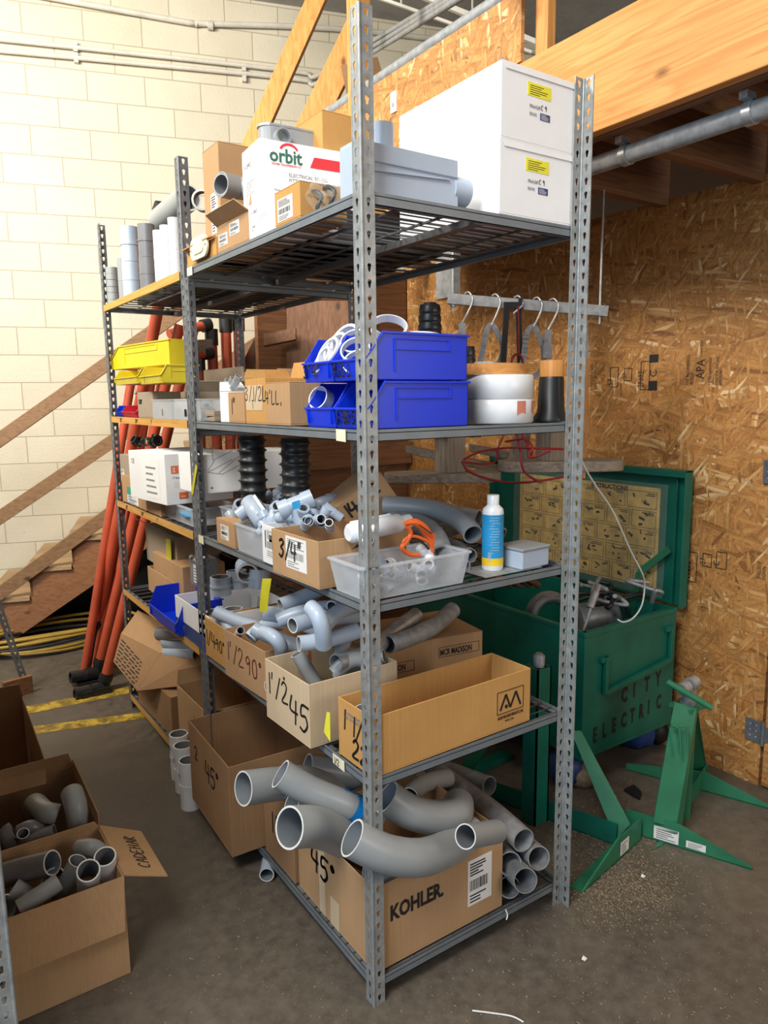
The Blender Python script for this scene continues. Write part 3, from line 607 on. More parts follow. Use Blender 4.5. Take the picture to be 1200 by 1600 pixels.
# ================================================================ top shelf, near bay
z = HS[0]+.001
x0, w, h = .418, .272, .178
for i, lab in enumerate(('lower of two long white cartons on the top shelf at its right end', 'upper of two long white cartons stacked at the right end of the top shelf')):
    T = carton(lab, (x0+.002*i, .004, z+i*(h+.004)), w, .435, h, 0, 'white', opened=False)
    fr_ = facing('-y', w, .435, h); zz = z+i*(h+.004)
    yo = 92 if i == 0 else 0
    u0, v0 = .105, .108 
    g_ = sticker(T, fr_, .09, h-.060, .085, .032, 'lyel', 'lines', 'yellow_label'); sticker(T, fr_, .137, h-.112, .036, .017, 'navy', 'lines', 'blue_label', ink='paper')
    printed(T, fr_, .098, h-.088, .012, 'FRAGIP', 'inkG'); printed(T, fr_, .098, h-.106, .011, 'E0101', 'inkG'); hand(T, fr_, .14, h-.088, .012, 'C 9', pen=.0012)
    g = G(); g.prism([(0, 0, h+.003), (w, 0, h+.003), (w, -.001, h-.012), (w*.05, -.001, h-.014)], (0, -.0015, 0)); part('lid_flap', g, 'white', T)
    if i: g = G(); g.lathe([(.004, 0), (.003, .006)], (.004, .004, h+.003)); part('staple', g, 'inkG', T)
# light blue-grey conduit body
ya = .055; a = at(556, 303, y=ya); b = at(716, 252, y=ya); bx0, bx1 = a.x, b.x; bh = b.z-z
T = thing('pull_elbow', 'large light blue-grey PVC conduit body lying beside the white cartons on the top shelf', 'conduit body', (bx0, ya, z))
g = G(); g.box(0, 0, 0, bx1-bx0, .07, bh*.93); g.box(.004, -.004, bh*.66, bx1-bx0-.004, .074, bh); g.bar((.05, -.002, bh*.5), (bx1-bx0-.03, -.002, bh*.60), .006, .004); part('body', g, 'pvcL', T, bev=.012)
g = G(); r = .036; g.tube([(bx1-bx0-.01, .03, bh*.48), (bx1-bx0+.045, .03, bh*.48)], r, 28, .86); part('hub', g, 'pvcL', T)
p = at(588, 200, y=ya+.06); g = G(); g.tube([(p.x-bx0, .035, bh-.01), (p.x-bx0, .035, p.z-z)], .028, 28, .86); part('hub', g, 'pvcL', T)
# lower cartons on the edge
ty, td, th_ = fx(428, 468, 283, .006, z)
T = axis_box('small tan carton with a white label under the clear bag on the top shelf', .006, ty, z, .14, td, th_, 'cardO', opened=False)
u_, v_ = uvx(T, td, 433, 318); sticker(T, facing('-x', .14, td, th_), td*.12, th_*.12, td*.6, th_*.66)
wy, wd, wh = fx(387, 428, 302, .004, z)
T = axis_box('small white carton on the shelf edge below the larger white carton', .004, wy, z, .2, wd, wh, 'white', opened=False)
f_ = facing('-x', .2, wd, wh); printed(T, f_, wd*.12, wh*.72, .014, 'V 286C', 'inkG'); printed(T, f_, wd*.14, wh*.3, .009, '54401\nE7', 'inkG'); sticker(T, f_, wd*.3, wh*.4, wd*.55, wh*.25, 'white', 'lines', ink='inkG')
ozz = z+max(th_, wh)-.004
# the white printed carton on top of them
p = at(408, 300, x=.012); T = carton('white printed carton with red and green lettering on top of two small cartons', (.012, p.y, ozz+.006), .30, .15, at(407, 215, x=.012).z-ozz-.006, -.08, 'white', opened=False)
hh = at(407, 215, x=.012).z-ozz-.006; f_ = facing('-y', .3, .15, hh)
printed(T, f_, .028, hh*.68, .052, 'orbit', 'dgp', bold=.0012, sx=.95)
g = G(); arc = [Vector((.088+.027*math.cos(a), -.0012, hh*.68+.030+.020*math.sin(a))) for a in [math.radians(q) for q in range(20, 165, 12)]]
for q, r in zip(arc[:-1], arc[1:]): g.bar(q, r, .0008, .006, up=(0, 0, 1) if 0 else (q-r).cross(Vector((0, 1, 0))))
part('logo_arc', g, 'redp', T); printed(T, f_, .034, hh*.62, .009, 'POWER TRANSMISSION CO.', 'redp', sx=.8)
printed(T, f_, .085, hh*.46, .0145, 'ELECTRICAL BOXES,\nFITTINGS, PREFAB & LIGHTING', 'inkG', sx=.95); printed(T, f_, .04, hh*.2, .009, 'Made in China', 'inkG')
g = G(); g.prism([(.152, -.001, hh*.66), (.30, -.001, hh*.66), (.30, -.001, hh*.84), (.166, -.001, hh*.84)], (0, -.0008, 0)); part('red_band', g, 'redp', T)
f_ = facing('-x', .3, .15, hh); printed(T, f_, .02, hh*.68, .02, 'V 3MC', 'inkG'); sticker(T, f_, .02, hh*.2, .09, hh*.3, 'white', 'lines', ink='inkG')
WT = ozz+.006+hh+.004
# galvanised conduit body on that carton
p = at(412, 215, x=.06); q = at(516, 228, y=p.y+.03)
T = thing('metal_pull_elbow', 'rounded galvanised metal conduit body lying on the white printed carton', 'conduit body', (p.x, p.y, WT), -.06)
L = max(.17, q.x-p.x); hb = at(415, 187, x=.06).z-WT; g = G()
ov = [(.033*math.cos(a)+.033, .033*math.sin(a)+.035) for a in [PI/2+PI*k/10 for k in range(11)]]+[(L-.033+.033*math.cos(a), .033*math.sin(a)+.035) for a in [-PI/2+PI*k/10 for k in range(11)]]
g.prism([(x, y, 0) for x, y in ov], (0, 0, hb)); part('body', g, 'pvc', T, bev=.003)
g = G(); g.prism([((x-L/2)*1.03+L/2, (y-.035)*1.05+.035, hb-.004) for x, y in ov], (0, 0, .006)); part('cover', g, 'galv', T)
g = G(); g.tube([(.055, .004, hb*.5), (.055, -.02, hb*.5)], .024, 26, .82); part('hub', g, ['galv', 'galv', 'inner'], T)
g = G(); g.tube([(L-.01, .035, hb*.45), (L+.02, .035, hb*.45)], .024, 20, .82); part('hub', g, 'pvc', T)
# carton behind the post
p = at(503, 172, x=.22); x_, w_, h_ = fy(503, 600, 172, p.y, z)
T = carton('plain brown carton behind the metal conduit body, partly hidden by the front post', (x_, p.y, z), w_, .25, h_, 0, 'cardO', opened=False)
# tall carton, elbow, flap carton at the left end of the bay
x_, w_, h_ = fy(340, 392, 221, .93, z); T = carton('tall plain brown carton standing behind the grey elbow on the top shelf', (x_, .93, z), w_, .14, h_, 0, 'card', opened=False)
sticker(T, facing('-x', w_, .14, h_), .06, h_*.25, .06, h_*.35)
fy_, fd_, fh_ = fx(337, 388, 322, .006, z)
T = axis_box('brown carton with raised flaps and two white labels under the grey elbow', .006, fy_, z, .20, fd_, fh_*.86, 'card', flaps=(('-y', .05, -8), ('-x', .05, 55), ('+y', .05, 60)))
f_ = facing('-x', .2, fd_, fh_*.86); sticker(T, f_, fd_*.06, fh_*.2, fd_*.28, fh_*.38); sticker(T, f_, fd_*.42, fh_*.38, fd_*.3, fh_*.40)
c = at(345, 288, x=.0); P = curve(c, c+Vector((.07, .035, 0)), c+Vector((.12, -.02, .0)), 8)
g = G(); g.tube(P, .033, 24, .86, 0, 0, 2); g.tube([P[0], P[3]], .0375, 24, .9, 0, 0, 2); g.tube([P[-1], P[-4]], .0375, 24, .9, 0, 0, 2)
single('pvc_elbow', g, ['pvc', 'rim', 'inner'], 'grey PVC elbow resting on the flaps of a brown carton on the top shelf', 'pipe elbow')
# oval cover on a low box
oy, od, oh = fx(290, 337, 362, .008, z)
T = axis_box('low open brown carton behind the cream oval cover plate', .008, oy, z, .18, od, oh*.8, 'cardO', flaps=(('+y', .05, 80), ('-x', .02, 100)))
T = thing('oval_cover_plate', 'cream oval cover plate with two screws leaning on the top shelf', 'cover plate', (-.002, oy+od*.42, z))
g = G(); L, R_ = .080, .036; ov = [(math.copysign(L-R_, math.cos(a))+R_*math.cos(a), R_*math.sin(a)) for a in [2*PI*(k+.5)/28 for k in range(28)]]
g.prism([(0, -x, y+.042) for x, y in ov], (-.008, 0, 0)); g.prism([(-.008, -x*.62, y*.55+.042) for x, y in ov], (-.003, 0, 0)); part('plate', g, 'masking', T, bev=.002)
for s in (-1, 1): g = G(); g.lathe([(.004, 0), (.003, .003)], (-.008, s*.068, .042), (-1, 0, 0), 10); part('screw', g, 'steel', T)
# bag with black rings
c = at(505, 312, x=.08)
for i, (u, v, r) in enumerate(((492, 318, .028), (512, 312, .030))):
    p = at(u, v, x=.05+.03*i); p.z = max(p.z, z+r+.006); g = G(); n = 20; P = [p+Vector((.006*math.sin(3*a), math.cos(a)*r, math.sin(a)*r)) for a in [2*PI*k/n for k in range(n)]]; g.tube(P+[P[0]], .006, 10)
    single('rubber_ring', g, 'rubber', ('left' if i == 0 else 'right')+' black rubber ring in the clear bag on the top shelf', 'rubber ring')
g = G(); rn = random.Random(3); n = 14; c = at(508, 312, x=.055); c.z = max(c.z, z+.05)
vs = []; fs = []
for i in range(9):
    th = PI*i/8
    for j in range(n): ph = 2*PI*j/n; r = .05*(1+rn.uniform(-.25, .25)); vs.append(c+Vector((r*.8*math.sin(th)*math.cos(ph), r*1.2*math.sin(th)*math.sin(ph), r*.8*math.cos(th))))
fs = [(i*n+j, i*n+(j+1) % n, (i+1)*n+(j+1) % n, (i+1)*n+j) for i in range(8) for j in range(n)]; g.add(vs, fs)
single('plastic_bag', g, 'film', 'crumpled clear plastic bag holding black rings on the top shelf', 'plastic bag')
p = at(315, 312, x=.12); g = G(); g.tube([p, p+Vector((.02, .03, 0))], .038, 24, .8, 0, 1, 2); single('pvc_ring', g, ['pvc', 'rim', 'inner'], 'grey PVC ring standing on edge left of the tall carton', 'pvc ring')
p = at(300, 352, x=.10); p.z = z; can('short light grey tube standing just right of the second post on the top shelf', 300, 372, z, .030, .10, 'pvcL', x=.06)
# ================================================================ top shelf, far bay
def stand(label, u, vb, vt, r, m, **k):
    x = .045; p = at(u, vb, x=x); h = at(u, vt, x=x).z-z; q = Vector((x, p.y, z)); return can(label, u, vb, z, r, h, m, x=x, **k)
stand('small grey ribbed coupling nearest the far corner post of the top shelf', 177, 465, 416, .030, 'pvc', steps=3)
stand('tall light grey coupling stack of two on the yellowed edge of the top shelf', 207, 452, 350, .040, 'steel' if 0 else 'pvcL', steps=2)
stand('brownish grey pair of stacked couplings right of the light grey pair', 233, 442, 347, .036, 'pvcD', steps=2)
stand('slim grey coupling behind the small ribbed coupling', 193, 450, 402, .022, 'pvc')
for k, (u, vt) in enumerate(((252, 358), (263, 350), (276, 338))): stand('%s of three white tubes standing beside the second post' % ('left', 'middle', 'right')[k], u, 430-k*5, vt, .024, 'pvcW')
a = at(250, 345, x=.16); b = at(290, 312, x=.16); pipe('wide beige-grey pipe lying tilted on top of the standing couplings', [b+(b-a)*.1, a], .052, 'pvc')
p = at(232, 340, x=.2); g = G(); g.prism([p, p+Vector((0, -.10, .06)), p+Vector((0, -.16, .02)), p+Vector((0, -.12, -.05)), p+Vector((0, 0, -.05))], (.05, 0, 0)); single('cloth_bundle', g, 'black', 'dark folded cloth behind the brownish couplings', 'cloth', bev=.01)

# ================================================================ second shelf, near bay: blue bins
z = HS[1]+.001
def bin_(label, pos, L, Wd, H, m, rz=0, group=None, ribs=True):
    """hopper fronted stacking bin; mouth towards local -x"""
    T = thing('storage_bin', label, 'storage bin', pos, rz, group); g = G(); t = .003
    side = [(.008, 0), (L, 0), (L, H), (L*.17, H), (L*.06, H*.62), (0, H*.42)]
    for y in (0, Wd-t): g.prism([(x, y, zz) for x, zz in side], (0, t, 0))
    g.box(.008, 0, 0, L, Wd, t); g.box(L-t, 0, 0, L, Wd, H)
    g.prism([(.008, 0, 0), (.008, Wd, 0), (0, Wd, H*.44), (0, 0, H*.44)], (t, 0, 0))
    g.prism([(L*.165, -.004, H-.006), (L+.006, -.004, H-.006), (L+.006, -.004, H), (L*.165, -.004, H)], (0, .005, 0)); g.prism([(L*.165, Wd-.001, H-.006), (L+.006, Wd-.001, H-.006), (L+.006, Wd-.001, H), (L*.165, Wd-.001, H)], (0, .005, 0))
    g.bar((L*.17, -.0015, H), (L*.06, -.0015, H*.6), .004, .006, up=(0, 1, 0)); g.bar((L*.06, -.0015, H*.6), (0, -.0015, H*.42), .004, .006, up=(0, 1, 0))
    g.box(0-.003, -.002, H*.40, 0, Wd+.002, H*.45)
    if ribs:
        g.box(L*.27, -.0025, H*.62, L*.82, 0, H*.66); g.box(L*.27, -.0025, H*.84, L*.82, 0, H*.87)
        g.bar((L*.27, -.001, H*.85), (L*.27, -.001, .02), .003, .005, up=(0, 1, 0)); g.box(L*.80, -.0025, H*.64, L*.82, 0, H*.86)
        for y in (.012, Wd-.015): g.box(-.002, y, .01, .006, y+.003, H*.4)
    part('body', g, m, T, bev=.001); return T
BH_ = .113; BW = .147
pos = [((.008, .004), 0, 'lower blue bin nearest the front post on the second shelf', 'ENDS'), ((.006, .155), 0, 'lower blue bin set behind the near stack, with a white ring in it', None), ((.004, .004), 1, 'upper blue bin nearest the front post, heaped with white rings', 'BELL'), ((.002, .155), 1, 'upper blue bin of the far stack, filled with white plastic rings', '3" 4"')]
for (x, y), lv, lab, tx in pos:
    T = bin_(lab, (x, y, z+lv*(BH_+.002)), .31 if y < .1 else .28, BW, BH_, 'blue')
    if tx: hand(T, ((-.004, BW, 0), (0, -1, 0), (0, 0, 1), (-1, 0, 0)), .012 if tx != 'ENDS' else .02, .012, .030, tx, pen=.0042)
def ring(label, c, ax, r, wd=.022, m='pvcW', group=None, inn=.9): 
    ax = Vector(ax).normalized(); c = Vector(c); g = G(); g.tube([c-ax*wd/2, c+ax*wd/2], r, 32, inn, 0, 0, 0); return single('plastic_ring', g, [m], label, 'plastic ring', group)
GR = 'white plastic rings heaped in the blue bins'
zb = z+BH_*1.5
for k, (u, v, x, r, ax) in enumerate(((505, 565, .03, .045, (-.9, .15, .5)), (515, 552, .045, .048, (-.9, .0, .5)), (527, 545, .06, .048, (-.9, -.1, .45)), (541, 533, .08, .052, (-.85, -.2, .5)))):
    ring('white plastic ring leaning in the row on the far blue bin', at(u, v, x=x), ax, r*.9, .018, group=GR+' at the left', inn=.84)
for k, (u, v, x) in enumerate(((556, 548, .05), (555, 535, .07), (560, 568, .04))): ring('white plastic ring leaning in the near upper bin behind the post', at(u, v, x=x), (-.6, -.5, .6), .038, .016, group=GR+' behind the post')
zt_ = z+2*BH_+.004
ring('white plastic ring leaning upright against the front post on the bins', Vector((.12, .07, zt_-.0+.012)), (-.3, -.6, .8), .045, .02)
for k in range(3): ring('white plastic ring lying in the flat stack on top of the near bin', Vector((.205+.004*k, .075, zt_-.018+.0075*k)), (.03*k, .05, 1), .058, .006, group='white rings lying flat on the blue bin', inn=.8)
T_ = at(502, 624, x=.045); ring('white ring standing in the mouth of the lower far bin', T_, (-.9, -.3, .35), .032, .03)
# cartons
def mk(lab, ul, ur, vt, x, dep, m, zz, **k):
    y_, d_, h_ = fx(ul, ur, vt, x, zz); return axis_box(lab, x, y_, zz, dep, d_, h_, m, **k), d_, h_
T, d_, h_ = mk('brown carton with pipe sizes written in marker next to the blue bins', 414, 452, 598, .0, .11, 'card', z, opened=False)
hand(T, facing('-x', .11, d_, h_), .0, h_*.52, .036, "4'LL,", pen=.003)
g = G(); g.box(.11, .0, 0, .13, .15, h_*1.05); 
T, d_, h_ = mk('taped brown carton marked with pipe sizes, second from the blue bins', 382, 414, 590, .004, .16, 'cardO', z, flaps=(('+y', .03, 20), ('+x', .05, 10), ('-x', .02, 10)))
fr_ = facing('-x', .16, d_, h_); sticker(T, fr_, .006, h_*.30, d_*.8, h_*.55, 'cardP', '', 'pasted_card'); hand(T, fr_, .002, h_*.52, .040, "3/1/2LB,", pen=.0035); hand(T, fr_, .05, h_*.34, .024, 'T', pen=.003)
T, d_, h_ = mk('small brown carton marked 1 inch beside the taped carton', 356, 381, 614, .006, .12, 'card', z, opened=False); hand(T, facing('-x', .12, d_, h_), .022, h_*.3, h_*.5, '1"', pen=.004)
g = G(); p = at(470, 590, x=.11); g.box(.12, .32, z, .32, .47, z+.14); 
T = carton('larger open carton rising behind the written cartons', (.17, .36, z), .2, .46, .145, 0, 'card', flaps=(('+x', .03, 20), ('+y', .03, 10)))
for k in range(3):
    p = at(352+8*k, 604-3*k, x=.06); fitting('shiny grey fitting poking out above the carton marked 1 inch', p, (.3, -.5, .9), .012, .05, 'shiny fittings above the small carton', 'galv', 'coup')
T, d_, h_ = mk('white carton standing half open left of the carton marked 1 inch', 343, 356, 612, .01, .1, 'white', z, flaps=(('+y', .04, 40),))
for k in range(2):
    y_ = at(335, 655, x=.02).y; g = G(); T = carton('%s of two flat grey-brown boxes lying beside the second post' % ('lower', 'upper')[k], (.02, y_, z+.018*k), .1, .07, .015, .1*k, 'cardG', opened=False)
# black tapered boots
def cone(label, u, v, r0, r1, h, n, x=None, y=None, top=None, zz=None):
    zz = z if zz is None else zz
    p = at(u, v, z=zz) if x is None and y is None else at(u, v, x=x, y=y); p.z = zz
    T = thing('rubber_boot', label, 'rubber boot', p); g = G(); prof = []
    for k in range(n):
        a = k/n; r = r0+(r1-r0)*a; hh = h/n
        prof += [(r, k*hh), (r*1.02, k*hh+hh*.15), (r*1.0, k*hh+hh*.62), (r*.93, k*hh+hh*.75), (r*.93, k*hh+hh*.98)]
    prof.append((r1*.9, h)); g.lathe(prof, (0, 0, 0), seg=26); part('ribbed_sleeve', g, 'rubber', T)
    if top: g = G(); g.lathe([(r1*.7, h), (r1*.6, h+.006)], (0, 0, 0)); part('cap', g, 'rubber', T)
    return T
cone('short tapered black rubber boot stack leaning against the blue bins', 712, 664, .033, .018, .115, 9, x=None)
p_ = at(728, 655, y=.20); cone('middle black rubber boot stack, knobbly, behind the short one', 728, 655, .036, .024, at(715, 541, y=.20).z-z, 8, y=.20)
cone('tallest black rubber boot stack with a round handle on top behind the blue bins', 672, 655, .050, .030, at(668, 476, y=.30).z-z, 14, y=.30, top=True)
# white caps with a tan ring on top
c = at(795, 660, y=.055); r = (at(838, 640, y=.055).x-at(752, 640, y=.055).x)/2; h1_ = at(795, 624, y=.055-r*.6).z-z; 
for k, lab in enumerate(('lower of two stacked grey-white pipe caps, smeared with red paint', 'upper of two stacked grey-white pipe caps on the second shelf')):
    T = thing('pipe_end_bell', lab, 'pipe cap', (c.x, .05+r*.55, z+k*(h1_+.001))); g = G(); rr = r*(1-.02*k); g.lathe([(rr*.95, 0), (rr, .004), (rr, h1_-.003), (rr*.97, h1_)], (0, 0, 0), seg=36); part('body', g, 'pvcW', T)
    if k == 0:
        for a0, wdt in ((-1.75, .30), (-1.15, .22)):
            g = G(); P = []
            for j in range(9): a = a0+wdt*j/8; P.append(a)
            vs = [(math.cos(a)*(rr+.0006), math.sin(a)*(rr+.0006), zz_) for a in P for zz_ in (h1_*(.25+.2*abs(math.sin(a*7))), h1_*.93)]
            g.add(vs, [(2*j, 2*j+2, 2*j+3, 2*j+1) for j in range(8)]); part('paint_smear', g, 'brick', T)
g = G(); cc = Vector((c.x-.012, .05+r*.8, z+2*h1_+.002)); g.tube([cc, cc+Vector((0, 0, .030))], r*1.02, 32, .93, 0, 0, 0); single('plywood_ring', g, 'firx', 'tan wooden ring lying on top of the stacked white caps', 'ring')
# black boot with wooden top at right
c = at(862, 656, y=.09); r = .045; hk = at(862, 588, y=.05).z-z
T = thing('rubber_funnel', 'black flared rubber boot with a wooden top beside the white caps', 'rubber boot', (c.x-.01, .085, z)); g = G(); g.lathe([(.052, 0), (.052, .008), (.040, .03), (.036, hk*.95), (.034, hk)], (0, 0, 0), seg=30); part('body', g, 'rubber', T)
g = G(); g.lathe([(.035, hk), (.035, hk+.045), (.033, hk+.047)], (0, 0, 0), seg=30); part('wooden_top', g, 'firz', T)
c = at(765, 578, y=.25); can('small white cup standing behind the stacked pipe caps', 757, 600, z, .03, at(757, 567, y=.2).z-z, 'pvcL', x=.50)

# ================================================================ second shelf, far bay
T, d_, h_ = mk('open brown carton with long raised flaps beside the second post on the second shelf', 240, 297, 612, .16, .26, 'cardG', z, flaps=(('+x', .11, -2), ('+y', .12, 95), ('-y', .05, 30)))
for k, (ul, ur, lab) in enumerate(((236, 270, 'left of two clear plastic bins of grey fittings on the far second shelf'), (266, 312, 'right of two clear plastic bins of grey fittings beside the second post'))):
    y_, d_, h_ = fx(ul, ur, 606, .006, z); T = thing('clear_bin', lab, 'plastic bin', (.006, y_+.004, z)); g = G(); t = .002; L = .16; h_ = min(h_, .075)
    g.box(0, 0, 0, L, d_-.01, t); g.box(0, 0, 0, t, d_-.01, h_); g.box(L-t, 0, 0, L, d_-.01, h_); g.box(0, 0, 0, L, t, h_); g.box(0, d_-.012, 0, L, d_-.01, h_); g.box(-.004, -.003, h_, L, 0, h_+.004); g.box(-.004, 0, h_, 0, d_-.01, h_+.004)
    part('body', g, 'clear', T); hand(T, facing('-x', L, d_-.01, h_), d_*.45, .015, .024, 'IN' if k else 'I', pen=.006)
    for q in range(4): fitting('grey fitting inside the %s clear bin on the far second shelf' % ('left', 'right')[k], (.04+.03*q, y_+d_*(.25+.16*q), z+.03), (random.uniform(-1, 1), random.uniform(-1, 1), .2), .014, .05, 'fittings inside the %s clear bin' % ('left', 'right')[k], 'pvc', ('tee', 'elbow')[q % 2])
def ybin(lab, ul, ur, vb, vt, x, z0, L=.2, tx=None):
    p = at(ul, vb, x=x); e = at(ur, vb, x=x+.08); a = math.atan2(e.y-p.y, e.x-p.x); L = (Vector((e.x-p.x, e.y-p.y))).length; h = at(ur, vt, x=x+.08).z-at(ur, vb, x=x+.08).z
    T = bin_(lab, (p.x, p.y, z0), L, .11, abs(h), 'yellow', a)
    if tx: hand(T, ((-.004, .1, 0), (0, -1, 0), (0, 0, 1), (-1, 0, 0)), .03, .004, .03, tx, pen=.005)
    return T, abs(h)
zz0 = at(262, 570, x=.10).z
ybin('topmost yellow bin on the far second shelf', 174, 266, 573, 532, .02, zz0)
y_, d_, h_ = fx(177, 213, 574, -.02, z); bin_('lower left yellow bin leaning under the topmost one', (-.02, y_, zz0-.078), .15, d_, .068, 'yellow')
y_, d_, h_ = fx(216, 250, 574, -.035, z); T = bin_('lower right yellow bin tilted forward over the red bin', (-.035, y_, zz0-.085), .15, d_, .072, 'yellow'); hand(T, ((-.004, d_, 0), (0, -1, 0), (0, 0, 1), (-1, 0, 0)), d_*.3, .004, .024, '1', pen=.005)
ya_ = at(212, 640, x=.02).y; T = bin_('small red bin under the yellow bins', (.02, ya_, z), .14, at(190, 640, x=.02).y-ya_-.003, .052, 'red'); ya_ = at(189, 640, x=.02).y; T = bin_('small blue bin at the far corner of the second shelf', (.02, ya_, z), .12, at(180, 640, x=.02).y-ya_, .052, 'blue', ribs=False)
T, d_, h_ = mk('small grey-brown carton with one flap and marker writing beside the red bin', 214, 238, 612, .008, .12, 'cardG', z, flaps=(('+y', .09, 95),)); hand(T, facing('-x', .12, d_, h_), .02, h_*.55, .018, 'COUP', pen=.003)
# ================================================================ third shelf, near bay
z = HS[2]+.001
# clear tub of fittings at the front
def tub(label, pos, L, Wd, h, flare=.014, m='clear', rz=0, name='plastic_tub'):
    T = thing(name, label, 'plastic tub', pos, rz); g = G(); t = .0025
    b = [(flare, flare, 0), (L-flare, flare, 0), (L-flare, Wd-flare, 0), (flare, Wd-flare, 0)]; tp = [(0, 0, h), (L, 0, h), (L, Wd, h), (0, Wd, h)]
    ctr = Vector((L/2, Wd/2, h/2))
    for i in range(4):
        j = (i+1) % 4; q = [Vector(b[i]), Vector(b[j]), Vector(tp[j]), Vector(tp[i])]; nn = (q[1]-q[0]).cross(q[3]-q[0]).normalized(); g.prism(q, -nn*t)
    g.prism([Vector(q) for q in b], (0, 0, t)); part('body', g, m, T)
    g = G()
    for i in range(4): a, c = Vector(tp[i]), Vector(tp[(i+1) % 4]); g.bar(a, c, .012, .005)
    part('rim', g, m, T); return T
a = at(575, 934, y=.018); b = at(726, 906, y=.018); hh = at(575, 868, y=.018).z-z
TX0, TW = a.x-.02, b.x-a.x+.028
tub('frosted tub of pale grey fittings at the front edge of the third shelf', (TX0, .006, z), TW, .165, .086)
rn = random.Random(5)
for k in range(16):
    x = TX0+.045+rn.random()*(TW-.09); y = .045+rn.random()*.09; zz = z+.022+.024*(k//6)+rn.random()*.006
    fitting('pale grey elbow fitting heaped in the frosted tub', (x, y, zz), (rn.uniform(-1, 1), rn.uniform(-1, 1), rn.uniform(-.5, .5)), .0125, .05, 'pale grey fittings in the frosted tub', 'pvcW' if k % 2 else 'pvcL', ('elbow', 'tee', 'coup', 'elbow')[k % 4], rn)
# orange cutter
T = thing('pipe_cutter', 'orange plastic pipe cutter lying on the fittings in the frosted tub', 'pipe cutter', at(655, 850, y=.07))
cp = lambda u, v, y=.06: at(u, v, y=y)
g = G(); arc = spline([cp(632, 818), cp(648, 816), cp(664, 826), cp(674, 838)], 5); 
g.tube(arc, [.005+.006*math.sin(PI*i/(len(arc)-1)) for i in range(len(arc))], 10); arc = spline([cp(636, 822), cp(642, 834), cp(634, 848), cp(628, 856), cp(640, 866), cp(655, 867)], 5)
g.tube(arc, .006, 10); arc = spline([cp(630, 856), cp(632, 844), cp(645, 838), cp(660, 842), cp(672, 850), cp(676, 862)], 5); g.tube(arc, .0045, 10)
g.prism([cp(660, 828), cp(680, 834), cp(678, 860), cp(672, 846)], (0, .016, 0)); part('handle', g, 'orange', T, True)
g = G(); g.tube(spline([cp(633, 860), cp(634, 848), cp(646, 843), cp(660, 848), cp(670, 858)], 5), .003, 8); g.bar(cp(655, 820, .05), cp(675, 834, .05), .003, .002); part('grip', g, 'rubber', T, True)
# bottle
r = .0305; c = Vector((at(773, 890, y=.075).x, .085, z+.002)); hb = at(773, 773, y=.085).z-c.z
T = thing('lubricant_bottle', 'white squeeze bottle with a bright blue and yellow label on the third shelf', 'bottle', c)
g = G(); g.lathe([(r*.92, 0), (r, .005), (r, hb*.78), (r*.93, hb*.82), (r*.6, hb*.865), (r*.52, hb*.88)], (0, 0, 0), seg=36); part('body', g, 'pvcW', T)
g = G(); g.lathe([(r*.56, hb*.875), (r*.56, hb), (r*.5, hb*1.003)], (0, 0, 0)); part('cap', g, 'pvcW', T)
g = G(); g.tube([(0, 0, hb*.17), (0, 0, hb*.75)], r*1.012, 36, .995, 0); g.tube([(0, 0, hb*.07), (0, 0, hb*.17)], r*1.012, 36, .995, 1)
for k in range(14):
    zz = hb*(.24+.036*k); a0 = -2.6+.1*(k % 3)
    for j in range(6 if k % 5 else 3):
        a, b_ = a0+.14*j, a0+.14*j+.1; e = r*1.018; g.prism([(math.cos(a)*e, math.sin(a)*e, zz), (math.cos(b_)*e, math.sin(b_)*e, zz), (math.cos(b_)*e, math.sin(b_)*e, zz+.0016), (math.cos(a)*e, math.sin(a)*e, zz+.0016)], (0, 0, .0003), 2)
for k in range(8): a = -2.75+.04*k; e = r*1.02; g.prism([(math.cos(a)*e, math.sin(a)*e, hb*.13), (math.cos(a+.02)*e, math.sin(a+.02)*e, hb*.13), (math.cos(a+.02)*e, math.sin(a+.02)*e, hb*.25), (math.cos(a)*e, math.sin(a)*e, hb*.25)], (0, 0, .0003), 2)
part('label', g, ['sky', 'oyel', 'paper'], T)
g = G(); g.box(.40, .02, z+.0006, .62, .14, z+.0016); single('grey_plate', g, 'steel', 'thin grey plate lying on the wires under the white bottle', 'plate')
# junction box
a = at(824, 888, y=.02); b = at(867, 880, y=.02); hj = at(824, 862, y=.02).z-z-.002
T = thing('junction_box', 'low grey junction box with a lid at the right end of the third shelf', 'junction box', (a.x-.02, .02, z+.002), .06)
g = G(); g.box(0, 0, 0, .115, .10, hj); part('body', g, 'pvcL', T, bev=.003); g = G(); g.box(-.003, -.003, hj, .118, .103, hj+.009); part('lid', g, 'pvc', T, bev=.003)
